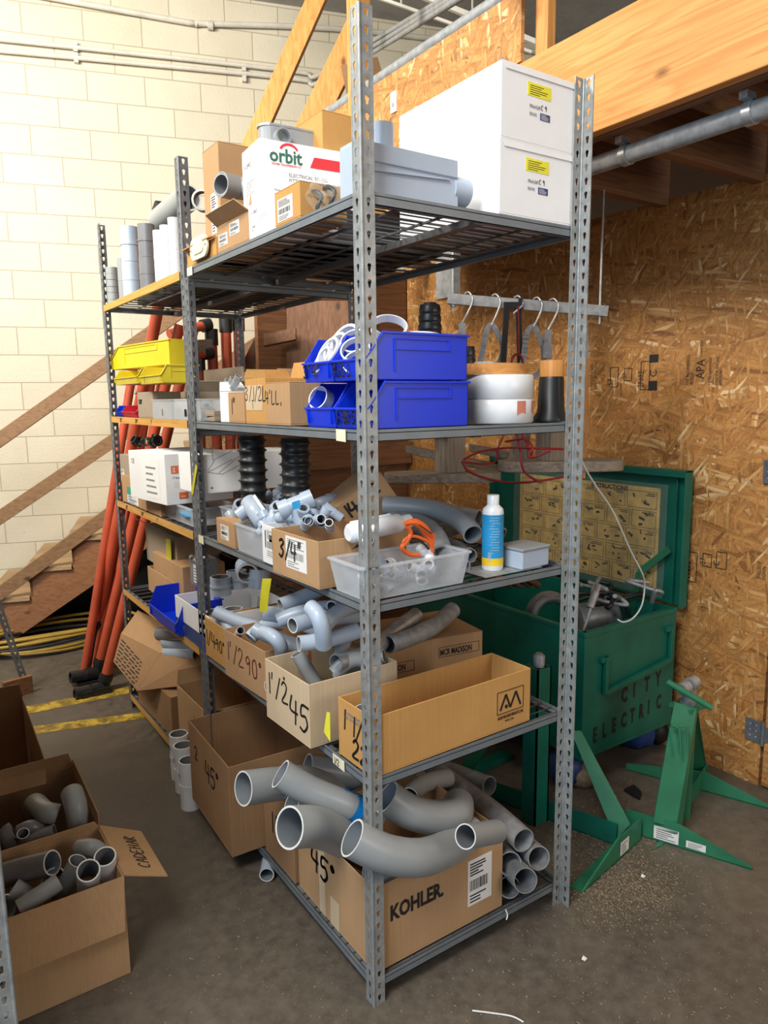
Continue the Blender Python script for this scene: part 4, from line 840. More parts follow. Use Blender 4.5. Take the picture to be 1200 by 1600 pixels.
# the 3/4 carton and its neighbours on the left edge
T = carton('open pale carton marked 3/4 inch with a shipping label on the third shelf', (-.03, .185, z), .30, .262, .128, .03, 'card', flaps=())
f_ = facing('-x', .3, .262, .128); sticker(T, f_, .085, .03, .115, .09, 'paper', 'bars', 'shipping_label', ink='inkG'); hand(T, f_, .045, .055, .050, '3/4"', pen=.0075, slant=.1)
f_ = facing('-y', .3, .262, .128); printed(T, f_, .085, .012, .022, 'LIGHTING', 'ink', sx=.8)
g = G(); g.prism([(.085, -.001, .040), (.125, -.001, .040), (.118, -.001, .046), (.118, -.001, .082), (.092, -.001, .046)], (0, -.0005, 0)); g.prism([(.100, -.001, .095), (.135, -.001, .100), (.135, -.001, .106), (.118, -.001, .106), (.112, -.001, .100)], (0, -.0005, 0)); part('printed_mark', g, 'ink', T)
y_ = .45
T = axis_box('white carton with a yellow mark left of the 3/4 inch carton', -.004, .452, z, .16, .135, .118, 'white'); f_ = facing('-x', .16, .135, .118); sticker(T, f_, .03, .02, .07, .09, 'paper', 'bars', 'sticker', ink='inkG'); hand(T, f_, .02, .05, .05, 'I 1', pen=.005); sticker(T, f_, .05, .07, .035, .02, 'ochre', '', 'yellow_mark')
tub('scuffed clear tub between the white and the small brown carton on the third shelf', (-.004, .595, z), .2, .2, .09, .006)
y_, d_, h_ = fx(343, 365, 818, -.002, z); T = axis_box('small brown carton with a white label near the second post on the third shelf', -.002, .81, z, .12, .16, .085, 'card', opened=False); sticker(T, facing('-x', .12, .16, .085), .04, .02, .07, .05)
rn = random.Random(11)
HP = 'light grey fittings heaped above the cartons on the third shelf'
spots = [(372, 800, .06, .026, 'tee'), (400, 800, .05, .034, 'body'), (420, 815, .06, .022, 'elbow'), (440, 795, .09, .02, 'tee'), (462, 788, .07, .030, 'tee'), (480, 812, .09, .022, 'body'), (455, 820, .06, .020, 'elbow'), (497, 812, .10, .018, 'coup'),
         (385, 822, .05, .022, 'elbow'), (410, 780, .16, .022, 'tee'), (435, 775, .2, .02, 'body'), (500, 785, .2, .025, 'elbow'), (520, 800, .16, .018, 'coup'), (395, 835, .06, .018, 'coup'), (443, 832, .07, .016, 'tee'), (515, 822, .1, .015, 'coup'), (430, 803, .07, .022, 'elbow'), (448, 808, .05, .019, 'tee'), (472, 806, .08, .02, 'elbow'), (489, 800, .12, .022, 'tee'), (412, 795, .09, .024, 'elbow'), (385, 790, .1, .024, 'coup'), (425, 825, .05, .02, 'body'), (465, 795, .13, .024, 'elbow'), (505, 808, .14, .02, 'tee'), (476, 822, .07, .018, 'coup'), (365, 812, .08, .020, 'elbow')]
for u, v, x, r, kd in spots:
    p = at(u, v, x=x); p.z = max(p.z, z+r+.01); fitting('light grey PVC fitting in the heap left of the 3/4 inch carton', p, (rn.uniform(-.6, .6), rn.uniform(-1, -.2), rn.uniform(-.5, .6)), r*.82, r*3.6, HP, 'pvcL', kd, rn)
for k in range(8):
    fitting('light grey fitting inside the 3/4 inch carton', (.05+.03*k+rn.uniform(0, .01), .24+rn.random()*.16, z+.03+.02*(k % 3)), (rn.uniform(-1, 1), rn.uniform(-1, 1), .3), .015, .06, 'light grey fittings inside the 3/4 inch carton', 'pvcL', ('elbow', 'tee')[k % 2], rn)
p = at(457, 797, x=.02); g = G(); g.prism([p, p+Vector((0, -.05, .012)), p+Vector((0, -.045, .035)), p+Vector((0, .003, .022))], (.001, 0, .0)); single('blue_label_bag', g, 'sky', 'small blue and white packet on the heap of fittings', 'packet')
# big pale conduit bodies on the right of the 3/4 carton
a = at(548, 838, y=.14); b = at(640, 818, y=.14)
fitting('long pale grey conduit body lying across the open 3/4 inch carton', (a+b)/2+Vector((0, .03, .0)), b-a, .024, .17, None, 'pvcW', 'body', rn)
# tilted carton
p = at(535, 800, y=.32)
T = carton('brown carton tilted on one corner behind the front post, marked 14 2', (.29, .47, z+.035), .18, .17, .15, 0, 'card', opened=False, rot=(0, math.radians(-35), math.radians(-12)))
hand(T, facing('-y', .17, .17, .15), .012, .095, .045, '14', pen=.008); hand(T, facing('-y', .17, .17, .15), .125, .105, .035, '2', pen=.007)
# black corrugated boots standing behind the heap
def accordion(label, u, vb, vt, y, r, n, zb=None):
    p = at(u, (vb+vt)/2, y=y); zt = at(u, vt, y=y).z; zb = at(u, vb, y=y).z if zb is None else zb
    T = thing('accordion_boot', label, 'rubber boot', (p.x, p.y, zb)); g = G(); prof = []; h = (zt-zb)/n
    for k in range(n): prof += [(r*.80, k*h), (r*.84, k*h+h*.35), (r, k*h+h*.5), (r*.84, k*h+h*.65)]
    prof.append((r*.8, n*h)); g.lathe(prof, (0, 0, 0), seg=28); part('ribbed_sleeve', g, 'rubber', T)
accordion('black ribbed rubber boot standing upright, left of two on the third shelf', 395, 790, 680, .86, .052, 11, z)
accordion('black ribbed rubber boot standing upright, right of two on the third shelf', 462, 790, 684, .66, .054, 11, z)
p = at(432, 760, y=.85); T = thing('rubber_roll', 'dark roll of rubber sheet between the two black ribbed boots', 'roll', (p.x, .85, z)); g = G(); g.lathe([(.032, 0), (.034, .02), (.034, .10), (.028, .115)], (0, 0, 0)); part('roll', g, 'rubber', T)
# conduit bends at the back right
BN = 'grey metal bends piled at the back right of the third shelf'
def bend(u0, v0, u1, v1, um, vm, y0, y1, r, m='galv', lab='', group=None, nm='conduit_bend'):
    a = at(u0, v0, y=y0); b = at(u1, v1, y=y1); c = at(um, vm, y=(y0+y1)/2); mid = c*2-(a+b)/2
    return pipe(lab, curve(a, mid, b, 12), r, m, group, .86, nm, 'conduit bend', m, 'inner')
bend(739, 835, 600, 790, 690, 800, .13, .45, .030, lab='large grey conduit bend with an open end right of the white bottle row', m='pvc')
bend(747, 812, 620, 812, 690, 806, .30, .5, .034, lab='long straight grey conduit bend lying uppermost at the back of the third shelf')
bend(690, 868, 610, 815, 665, 825, .12, .42, .032, lab='grey conduit bend curling down behind the orange cutter', m='emt')
bend(734, 868, 640, 830, 700, 850, .14, .45, .022, lab='thin grey conduit bend below the open ended one', m='emt')
bend(783, 838, 700, 826, 740, 820, .30, .5, .030, lab='grey conduit bend whose open end shows right of the white bottle', m='galv')
bend(725, 885, 640, 860, 690, 872, .12, .42, .020, lab='small conduit bend lying lowest at the back of the third shelf', m='emt')
# white cartons at the back of both bays
yb = 1.205; xa = at(312, 780, y=yb).x; xb = at(470, 700, y=yb).x; za = at(385, 766, y=yb).z; zb_ = at(330, 711, y=yb).z; LW = xb-xa; LH = zb_-za
T = carton('wide white carton with a line drawing behind the black ribbed boots', (xa, yb, za), LW, .22, LH, .0, 'white', opened=False)
g = G()
for a, b in (((.10, .06), (.24, .10)), ((.10, .06), (.18, .05)), ((.18, .05), (.32, .09)), ((.13, .10), (.13, .14)), ((.13, .14), (.24, .17)), ((.13, .10), (.24, .13)), ((.24, .17), (.24, .13)), ((.16, .055), (.30, .12)), ((.10, .065), (.14, .10))):
    g.bar((-.035+a[0]*.72, -.0005, LH*.1+a[1]*1.1), (-.035+b[0]*.72, -.0005, LH*.1+b[1]*1.1), .002, .0006, up=(0, 1, 0))
g.lathe([(.005, 0), (.005, .0006)], (.05, -.0006, .02), (0, -1, 0)); part('line_drawing', g, 'inkG', T)
tub('wide clear tub under the white carton with the line drawing', (.10, .99, z), .24, .20, .09, .01)
# ================================================================ third shelf, far bay
nc = at(261, 790, x=-.015); hh = at(259, 712, x=-.015).z-nc.z; dd = at(218, 770, x=-.015).y-nc.y; ww = .30
T = carton('white carton with orange print and a small X beside the second post', tuple(nc), ww, dd, hh, .10, 'white', opened=False)
f_ = facing('-y', ww, dd, hh); sticker(T, f_, .025, hh*.62, .032, hh*.16, 'orp', '', 'orange_square'); hand(T, f_, .032, hh*.65, .020, 'X', 'paper', pen=.003); printed(T, f_, .064, hh*.65, .034, 'Series', 'orp', bold=.0008, sx=.85)
g = G(); Q = lambda a, b: (a, -.0009, b)
for a, b in (((.057, hh*.62), (.17, hh*.62)), ((.057, hh*.78), (.17, hh*.78)), ((.17, hh*.62), (.17, hh*.78))): g.bar(Q(*a), Q(*b), .002, .0006, up=(0, 1, 0))
part('logo_frame', g, 'orp', T); printed(T, f_, .03, hh*.52, .011, '7" Retro Downlight Kit', 'navy'); sticker(T, f_, .035, hh*.34, .10, hh*.12, 'paper', '', 'blank_label'); sticker(T, f_, .055, hh*.10, .04, hh*.14, 'orp', '', 'orange_square'); printed(T, f_, .062, hh*.14, .013, 'iuse', 'paper')
f_ = facing('-x', ww, dd, hh); sticker(T, f_, dd*.45, hh*.08, dd*.4, hh*.8, 'white', 'lines', ink='inkG'); printed(T, f_, dd*.08, hh*.75, .03, 'CE', 'inkG')
T, d_, h_ = mk('grey-brown carton with taped corner on top of the green printed carton', 187, 214, 716, .02, .2, 'cardG', z+.09, opened=False); sticker(T, facing('-x', .2, d_, h_), .01, .01, .06, .06, 'paper', 'bars')
T, d_, h_ = mk('small carton with green and white print at the far corner of the third shelf', 190, 217, 750, .015, .2, 'card', z, opened=False); f_ = facing('-x', .2, d_, .088); sticker(T, f_, d_*.3, .045, d_*.6, .038, 'teal', '', 'green_print'); sticker(T, f_, d_*.3, .006, d_*.6, .038, 'paper', 'bars', ink='blueD')
T, d_, h_ = mk('brown carton under the white carton with orange print', 218, 250, 772, .012, .2, 'card', z, opened=False)
g = G(); p = at(262, 782, x=.03); tub('grey-blue clear tub under the white carton with orange print', (.03, at(300, 800, x=.03).y, z), .2, at(252, 800, x=.03).y-at(300, 800, x=.03).y, .07, .006)
g = G(); p = at(290, 808, x=.02); g.prism([p, at(268, 795, x=.05), at(290, 790, x=.08), at(308, 810, x=.05)], (0, 0, .004)); single('blue_packet', g, 'sky', 'flat blue packet lying on the wires beside the second post', 'packet')
for k in range(3):
    p = at(215+14*k, 690, x=.12); fitting('dark clamp lying on the far cartons below the second shelf', p, (.2, -1, .1*k), .022, .05, 'dark clamps on the far cartons', 'rubber', ('tee', 'coup', 'tee')[k])
# strip of masking tape hanging and a long olive strip
g = G(); a = at(307, 728, x=-.004); b = at(300, 772, x=-.004); g.bar(a, b, .02, .001, up=(-1, 0, 0)); single('tape_strip', g, 'ochre', 'olive strip of tape hanging beside the second post', 'tape')

# ================================================================ fourth shelf, near bay
z = HS[3]+.001
# long open carton at the front
T = carton('long low orange-brown open carton at the front of the fourth shelf', (.012, .004, z), .565, .165, .163, .02, 'cardO')
f_ = facing('-y', .565, .165, .163); fs = (0.455, .045)
g = G(); A = lambda x, y: (.43+x, -.0008, .052+y)
for a, b in (((0, 0), (.105, 0)), ((.105, 0), (.105, .066)), ((.105, .066), (0, .066)), ((0, .066), (0, 0))): g.bar(A(*a), A(*b), .002, .0006, up=(0, 1, 0))
for a, b, wd in (((.012, .010), (.034, .055), .007), ((.034, .055), (.052, .012), .007), ((.052, .012), (.074, .055), .007), ((.074, .055), (.094, .010), .007)): g.bar(A(*a), A(*b), wd, .0006, up=(0, 1, 0))
g.lathe([(.006, 0), (.006, .0006)], A(.036, .018), (0, -1, 0)); part('printed_logo', g, 'ink', T)
printed(T, f_, .432, .036, .0125, 'ALLIED MOULDED PRODUCTS, INC.', 'ink', sx=.52, bold=.0002); printed(T, f_, .462, .024, .008, 'BRYAN, OHIO', 'ink', sx=.7)
f_ = facing('-x', .565, .165, .163); hand(T, f_, .020, .085, .055, "1 1/2", pen=.006, rot=-.1); hand(T, f_, .07, .022, .050, '22.', pen=.0075, rot=-.1); printed(T, f_, .03, .128, .012, 'MATERIAL INC\nLAB. N 28 6027', 'inkG')
pipe('short grey pipe standing in the near end of the long orange-brown carton', [(.055, .085, z+.012), (.05, .09, z+.085), (.048, .095, z+.15)], .0265, 'pvc')
# 1 1/2 45 carton
T = carton('open tan carton marked 1 1/2 inch 45 hanging over the shelf edge', (-.045, .232, z+.002), .30, .262, .185, .0, 'cardP', flaps=(), rot=(0, 0, 0.03))
f_ = facing('-x', .3, .262, .185); hand(T, f_, .014, .085, .062, "1'/2", pen=.006); hand(T, f_, .118, .14, .02, '"', pen=.005); hand(T, f_, .15, .045, .078, '45', pen=.0075, rot=-.08)
g = G(); g.prism([(.12, -.001, .0), (.18, -.001, 0), (.18, -.001, .02)], (0, -.001, 0))
g = G(); a = (-.049, .19, z+.0); T2 = thing('yellow_tag', 'yellow warning tag hanging between the tan and the orange-brown cartons', 'tag', (.0, .2, z+.05)); g.prism([(-.012, .215, z+.05), (-.012, .180, z+.035), (-.012, .178, z+.12), (-.012, .195, z+.115)], (.001, 0, 0)); part('card', g, 'lyel', T2, True)
sticker(T, ((0, .26, 0), (1, 0, 0), (0, 0, 1), (0, -1, 0)), .03, .11, .11, .07, 'paper', 'bars', 'shipping_label'); 
g = G(); g.box(.145, .2565, .10, .155, .257, .182); part('orange_stripe', g, 'orp', T)
PG = 'dull grey pipe bends standing in the tan carton marked 45'
def pb(lab, pts, r, **k): return pipe(lab, spline([Vector(p) for p in pts], 6), r, **k)
pb('grey bend leaning at the left inside the tan 45 carton', [(.03, .44, z+.20), (.06, .42, z+.13), (.10, .39, z+.03)], .022, m='pvc')
pb('grey bend curving over the middle of the tan 45 carton', [(.08, .31, z+.165), (.13, .30, z+.20), (.19, .28, z+.185), (.23, .27, z+.12)], .023, m='pvc')
pb('pale grey bend with open end at the right rim of the tan carton', [(.235, .28, z+.195), (.18, .33, z+.175), (.13, .38, z+.12)], .021, m='pvcL' if 0 else 'pvc')
pb('beige wrapped bend rising beside the front post', [(.13, .36, z+.19), (.17, .40, z+.22), (.20, .45, z+.19)], .022, m='pvc')
for k in range(3): pb('grey bend lying low in the tan 45 carton', [(.05+.06*k, .27, z+.06+.02*k), (.1+.05*k, .36, z+.09), (.14+.04*k, .46, z+.06)], .021, m='pvc', group=PG)
g = G(); rn = random.Random(9); 
# 1 1/2 90 carton
T = carton('open brown carton with 1 1/2 90 in red marker, stuffed with grey elbows', (-.004, .60, z), .34, .30, .165, .06, 'card', flaps=())
f_ = facing('-x', .34, .30, .165); hand(T, f_, .02, .065, .062, "1'/2", 'inkR', pen=.005); hand(T, f_, .165, .055, .06, '90o', 'inkR', pen=.005)
T = carton('narrow brown carton marked 1/4 90 beside the second post', (-.002, .93, z), .30, .2, .15, .02, 'cardO'); f_ = facing('-x', .3, .2, .15); hand(T, f_, .008, .05, .055, "1/4", pen=.005); hand(T, f_, .088, .05, .042, '-90o', pen=.005)
pb('slim grey pipe leaning out of the narrow 1/4 90 carton', [at(343, 953, x=.05), at(360, 985, x=.05), at(378, 1005, x=.08)], .020, m='pvcL')
pb('white pipe end wedged beside the 1/4 90 carton', [at(376, 985, x=.01), at(366, 1003, x=.03)], .014, m='pvcW')
# the pile: open ends face left, tails run back to the right
EG = 'blue-grey elbows piled above the 1 1/2 90 carton'
pile = [((337, 956), (420, 985), .02, .15), ((412, 958), (520, 1000), .0, .18), ((438, 946), (540, 900), .05, .28), ((434, 970), (560, 950), .02, .25), ((457, 977), (575, 935), .0, .3), ((391, 997), (440, 975), .0, .12), ((396, 982), (470, 1010), .01, .12),
        ((346, 992), (430, 985), .04, .2), ((467, 1006), (560, 985), .0, .18), ((520, 950), (590, 925), .12, .34), ((505, 965), (585, 955), .08, .3), ((500, 985), (560, 945), .05, .2)]
names = ['far left', 'tagged', 'topmost', 'middle', 'right of middle', 'lowest left', 'narrow upper', 'leftmost lower', 'bottom', 'rear', 'second rear', 'front right']
for k, ((u0, v0), (u1, v1), xa, xb) in enumerate(pile):
    a = at(u0, v0, x=xa); b = at(u1, v1, x=xb); m_ = (a+b)/2+Vector((0, 0, .035 if k % 2 else -.012))
    pipe('blue-grey elbow in the pile above the red-marked carton, %s one' % names[k], curve(a, m_, b, 10), .0240, 'pvcL', inner=.84)
pipe('smooth blue-grey elbow lying in front of the pile with its closed back up', curve(at(487, 950, x=.0), at(505, 962, x=-.01), at(506, 1008, x=.02), 8), .0235, 'pvcL')
pipe('blue-grey elbow with blurred blue print lying at the front of the pile', curve(at(412, 988, x=-.01), at(440, 996, x=-.01), at(440, 1020, x=.03), 8), .022, 'pvcL')
pipe('grey pipe end poking through under the red-marked carton', [at(421, 1072, x=.0), at(440, 1068, x=.05)], .024, 'pvcL')
T = thing('yellow_tag', 'long yellow-green handwritten tag hanging in front of the blue-grey elbows', 'tag', at(414, 957, x=-.035)); g = G(); P = [at(410, 904, x=-.03), at(424, 904, x=-.03), at(420, 930, x=-.035), at(417, 957, x=-.035), at(405, 956, x=-.035), at(407, 930, x=-.035)]; g.prism(P, (.001, 0, 0)); part('card', g, 'ochre', T, True)
a, b = P[4], P[0]; U_ = (b-a).normalized(); V_ = Vector((-1, 0, 0)).cross(U_).normalized(); T.rotation_euler = (0, 0, 0)
hand(T, (a-T.location+V_*-.002, U_, -V_ if 0 else V_*-1 if 0 else V_, (-1, 0, 0)), .01, .004, .013, '5552', pen=.0018)
# MADISON carton with metal bends on top
T = carton('battered brown carton with framed black lettering at the back right of the fourth shelf', (.30, .44, z), .42, .28, .15, -.14, 'card', opened=False)
f_ = facing('-y', .42, .28, .15)
def framed(fx0, fz, txt, wd, ff=f_, TT=None):
    printed(TT, ff, fx0+.004, fz+.006, .030, txt, 'ink', sx=.62, bold=.0006); g = G(); o, U_, V_, Nn = [Vector(q) for q in ff]
    for a, b in (((0, 0), (wd, 0)), ((wd, 0), (wd, .034)), ((wd, .034), (0, .034)), ((0, .034), (0, 0))): g.bar(o+U_*(fx0+a[0])+V_*(fz+a[1])+Nn*.0008, o+U_*(fx0+b[0])+V_*(fz+b[1])+Nn*.0008, .0015, .0006, up=Nn)
    part('printed_frame', g, 'ink', TT)
framed(.245, .085, 'MCR MADISON', .16, f_, T); framed(.03, .06, 'MADISON', .12, f_, T); framed(.10, .06, 'MADISON', .12, facing('-x', .42, .28, .15), T)
zt = z+.155
pipe('dull grey metal bend lying in front on the battered carton', spline([Vector((.32, .38, zt+.03)), Vector((.42, .40, zt+.028)), Vector((.55, .44, zt+.032)), Vector((.68, .50, zt+.05))], 6), .029, 'emt', None, .88, 'metal_bend', 'conduit bend', 'galv')
pipe('shiny silver metal bend lying behind the ribbed one on the battered carton', spline([Vector((.08, .30, zt+.045)), Vector((.22, .34, zt+.035)), Vector((.36, .44, zt+.035)), Vector((.52, .50, zt+.06))], 6), .027, 'galv', None, .88, 'metal_bend', 'conduit bend', 'galv')
# ================================================================ fourth shelf, far bay
T, d_, h_ = mk('white and dark blue printed carton of grey couplings beside the second post', 275, 327, 965, .0, .34, 'white', z)
hh_ = .12; f_ = facing('-x', .34, d_, h_); sticker(T, f_, 0, 0, d_, h_*.40, 'navy', '', 'blue_band'); printed(T, f_, d_*.02, h_*.1, .04, 'KRALOY', 'paper', sx=.6, bold=.001, rot=0)
for k in range(5):
    x = .06+.07*(k % 3)+.02; y = T.location.y+.05+.085*(k//3)+.01*(k % 2); g = G()
    fitting('wide grey coupling standing in the white and blue carton', (x, y, z+.085), (0, 0, 1), .038, .09, 'wide grey couplings in the white and blue carton', 'pvc', 'coup', random.Random(k))
for k, (u, v, x) in enumerate(((385, 890, .20), (370, 905, .22), (405, 905, .24), (345, 915, .14))):
    p = at(u, v, x=x); fitting(('wide dark blue-grey coupling lying on its side above the others by the second post', 'wide grey coupling standing left of the yellow-green tag', 'grey-blue coupling behind the yellow-green tag', 'grey coupling lowest beside the second post')[k], p, ((.3, .9, .2), (0, .1, 1), (.2, .1, 1), (0, 0, 1))[k], .042, .075, None, 'pvcL', 'coup', random.Random(k))
T = carton('low white open carton holding couplings right of the second post', (.08, .98, z), .3, .17, .13, .0, 'white')
yb = at(290, 975, x=.0).y; T = bin_('blue bin perched on the edge of the far fourth shelf', (-.03, at(276, 985, x=-.03).y, z), .20, at(234, 960, x=-.03).y-at(276, 985, x=-.03).y, .13, 'blue', 0)
T, d_, h_ = mk('flat brown carton at the back of the far fourth shelf behind the blue bin', 232, 275, 912, .10, .2, 'card', z)
T, d_, h_ = mk('brown carton lying on the flat carton behind the blue bin', 240, 285, 888, .11, .2, 'card', z+.06, opened=False); sticker(T, facing('-x', .2, d_, .05), .03, .01, .06, .035)
T, d_, h_ = mk('taller brown carton with a yellow-green tag on the far fourth shelf', 228, 275, 840, .14, .22, 'cardG', z+.13, flaps=(('-x', .06, 60),))
T, d_, h_ = mk('open brown carton beside the white and blue carton', 282, 310, 910, .2, .2, 'card', z)
g = G(); p = at(262, 855, x=.1); g.prism([at(259, 842, x=.12), at(266, 842, x=.12), at(268, 878, x=.12), at(260, 880, x=.12)], (.001, 0, 0)); single('yellow_tag', g, 'ochre', 'olive tag hanging on the taller brown carton of the far bay', 'tag')
p = at(305, 862, x=.12); T = thing('electrical_box', 'grey plastic electrical box with a blue-white label behind the second post', 'electrical box', (p.x, p.y, z+.15)); g = G(); g.box(0, -.05, 0, .08, .08, .13); part('body', g, 'pvcD', T, bev=.003); sticker(T, ((-.001, .05, 0), (0, -1, 0), (0, 0, 1), (-1, 0, 0)), .02, .02, .05, .08, 'paper', 'lines')
for k in range(4):
    p = at(300+8*k, 872+4*(k % 2), x=.06); fitting('shiny small metal fitting lying behind the second post', p, (random.uniform(-1, 1), 1, 0), .010, .035, 'shiny fittings behind the second post', 'galv', 'tee')
p = at(350, 868, x=.35); T = thing('black_crate', 'black perforated plastic crate in the dark behind the third shelf edge', 'crate', (p.x, p.y-.12, z)); g = G(); g.box(0, 0, 0, .18, .26, .01); 
for q in range(2): g.box(0, q*.25, 0, .18, q*.25+.01, .22); g.box(q*.17, 0, 0, q*.17+.01, .26, .22)
part('body', g, 'black', T)
# ================================================================ bottom shelf
z = HS[4]+.001
T = carton('open brown carton with large black lettering at the front of the bottom shelf', (.018, .020, z), .462, .435, .250, 0, 'card', flaps=())
f_ = facing('-y', .462, .435, .25); printed(T, f_, .050, .135, .062, 'KOHLER.', 'ink', sx=.74, bold=.0022); sticker(T, f_, .325, .055, .092, .145, 'paper', 'bars', 'shipping_label')
f_ = facing('-x', .462, .435, .25); hand(T, f_, .09, .12, .075, '45o', pen=.010, rot=-.05); hand(T, f_, .015, .17, .055, '3"', pen=.008); sticker(T, f_, .135, .0, .035, .235, 'cardP', '', 'paper_tape'); sticker(T, f_, .20, .0, .05, .09, 'cardP', '', 'paper_tape')
T = axis_box('narrow brown carton with marker strokes behind the large printed carton', .012, .470, z, .3, .22, .245, 'cardB'); f_ = facing('-x', .3, .22, .245); hand(T, f_, .05, .10, .07, '11', pen=.008); hand(T, f_, .13, .16, .04, '45', pen=.006)
T = carton('big empty brown carton marked 45 jutting out past the bottom shelf edge', (-.10, .712, z), .36, .435, .325, math.radians(-2), 'cardB')
f_ = facing('-x', .36, .435, .325); hand(T, f_, .19, .17, .075, '45o', pen=.008); hand(T, f_, .07, .20, .05, '2', pen=.006)
bb = fx(305, 335, 1058, .012, z); T = carton('open brown carton with marker scrawl just beyond the second post on the bottom shelf', (.012, 1.215, z), .34, .36, .30, 0, 'card', flaps=(('+y', .06, 10),)); f_ = facing('-x', .34, .36, .27); hand(T, f_, .16, .08, .07, 'X5', pen=.007); hand(T, f_, .20, .18, .05, '1', pen=.006)
a = at(262, 1148, z=z); T = carton('brown carton with blue lettering under the tipped carton on the far bottom shelf', (.02, 1.70, z), .34, .50, .19, .03, 'cardB', opened=False)
f_ = facing('-y', .34, .5, .19); printed(T, f_, .03, .11, .07, 'aNa', 'navy', bold=.002); 
for k in range(4): g = G(); g.box(.03, -.001, .03+.017*k, .28, 0, .036+.017*k); part('printed_line', g, 'inkG', T)
# the tipped carton
def quadpanel(P, th=.004): g = G(); n = (P[1]-P[0]).cross(P[2]-P[0]).normalized(); g.prism(P, n*th); return g
NB = at(215, 1080, dep=3.42); NT = at(252, 1021, dep=3.50); RB = at(330, 1066, dep=3.30); RT_ = at(326, 1016, dep=3.36); LB = at(178, 1034, dep=3.62); LT = at(190, 990, dep=3.72)
T = thing('cardboard_box', 'tipped open carton with rows of printed text and a pale flap', 'cardboard box', NB)
BK = (RB-NB)+(LB-NB)
g = quadpanel([NB, RB, RT_, NT]); g2 = quadpanel([LB, NB, NT, LT]); b3 = quadpanel([RB, LB+(RB-NB)*.95, LT+(RT_-NT)*.95, RT_]); b4 = quadpanel([NB, LB, LB+(RB-NB)*.95, RB])
for q in (g2, b3, b4): g.add(q.v, q.f)
part('body', g, 'cardB', T, True)
F0, F1, F2, F3 = LT, NT, at(284, 986, dep=3.52), at(216, 954, dep=3.74); part('flap', quadpanel([F0, F1, F2, F3]), 'card', T, True)
U_ = (NB-LB).normalized(); V_ = (LT-LB).normalized(); Nn = U_.cross(V_).normalized()
g = G()
rn = random.Random(4); Lw = (NB-LB).length; Lh = (LT-LB).length
for r in range(7):
    x = .02
    while x < Lw-.03: wd = rn.uniform(.02, .06); p = LB+U_*x+V_*(Lh*(.08+.125*r)); g.bar(p+Nn*.0052, p+U_*min(wd, Lw-.02-x)+V_*.004+Nn*.0052, .006, .0008, up=Nn); g.bar(p-Nn*.0012, p+U_*min(wd, Lw-.02-x)+V_*.004-Nn*.0012, .006, .0008, up=Nn); x += wd+.012
part('printed_text', g, 'cardB' if 0 else 'ink', T, True)
for k, (a, b, lab) in enumerate((((326, 1010), (262, 1000), 'white-grey pipe end showing in the mouth of the tipped carton'), ((310, 1022), (262, 1018), 'second grey pipe end low in the mouth of the tipped carton'), ((300, 990), (250, 990), 'dark grey bend at the back of the tipped carton'))):
    pipe(lab, [at(*a, dep=3.38), at(*b, dep=3.52)], .045 if k == 0 else .035, 'pvcL' if k < 2 else 'pvcD')
# big elbows
def el(lab, pts, r, m='pvc', **k): return pipe(lab, spline([at(u, v, dep=d) for u, v, d in pts], 6), r, m, seg=28, inner=.9, **k)
el('grey PVC elbow with the widest open mouth, leaning out over the shelf edge', [(452, 1293, 1.90), (492, 1292, 1.97), (535, 1308, 2.07), (580, 1335, 2.20)], .054)
T_ = el('grey PVC pipe wrapped with bright blue tape above the big elbows', [(438, 1209, 2.02), (485, 1236, 2.04), (540, 1258, 2.07), (590, 1275, 2.12)], .041)
g = G(); a = at(528, 1253, dep=2.065); b = at(560, 1266, dep=2.085); g.tube([a, b], .0418, 28, .99); part('blue_tape', g, 'btape', T_, True)
el('grey PVC elbow whose open mouth leans over the big empty carton', [(380, 1232, 2.12), (430, 1225, 2.2), (480, 1222, 2.35), (530, 1240, 2.5)], .050)
el('long grey sweep elbow with faint printing lying across the front bottom carton', [(550, 1309, 1.83), (600, 1333, 1.86), (655, 1340, 1.92), (700, 1325, 2.03), (735, 1300, 2.16)], .048)
el('grey elbow with a dark open mouth right behind the front post', [(604, 1245, 2.0), (640, 1268, 2.02), (680, 1277, 2.07), (712, 1272, 2.13), (716, 1255, 2.2)], .047)
T_ = el('short pale coupling with a white lip resting on the carton rim', [(727, 1307, 1.88), (750, 1304, 1.94), (776, 1299, 2.02)], .0315)
el('cream-grey pipe low inside the front bottom carton', [(570, 1372, 1.98), (610, 1372, 2.0), (660, 1360, 2.06)], .036, 'pvcL' if 0 else 'pvc')
el('grey pipe shoulder lying at the back above the blue taped pipe', [(660, 1225, 2.6), (600, 1225, 2.55), (540, 1210, 2.5), (480, 1200, 2.45)], .048)
el('grey elbow behind the large open mouthed one', [(455, 1262, 2.15), (500, 1270, 2.2), (550, 1300, 2.25)], .043)
el('beige paper wrapped bend under the fourth shelf near the front post', [(700, 1215, 2.5), (660, 1225, 2.4), (640, 1245, 2.3)], .03, 'pvc')
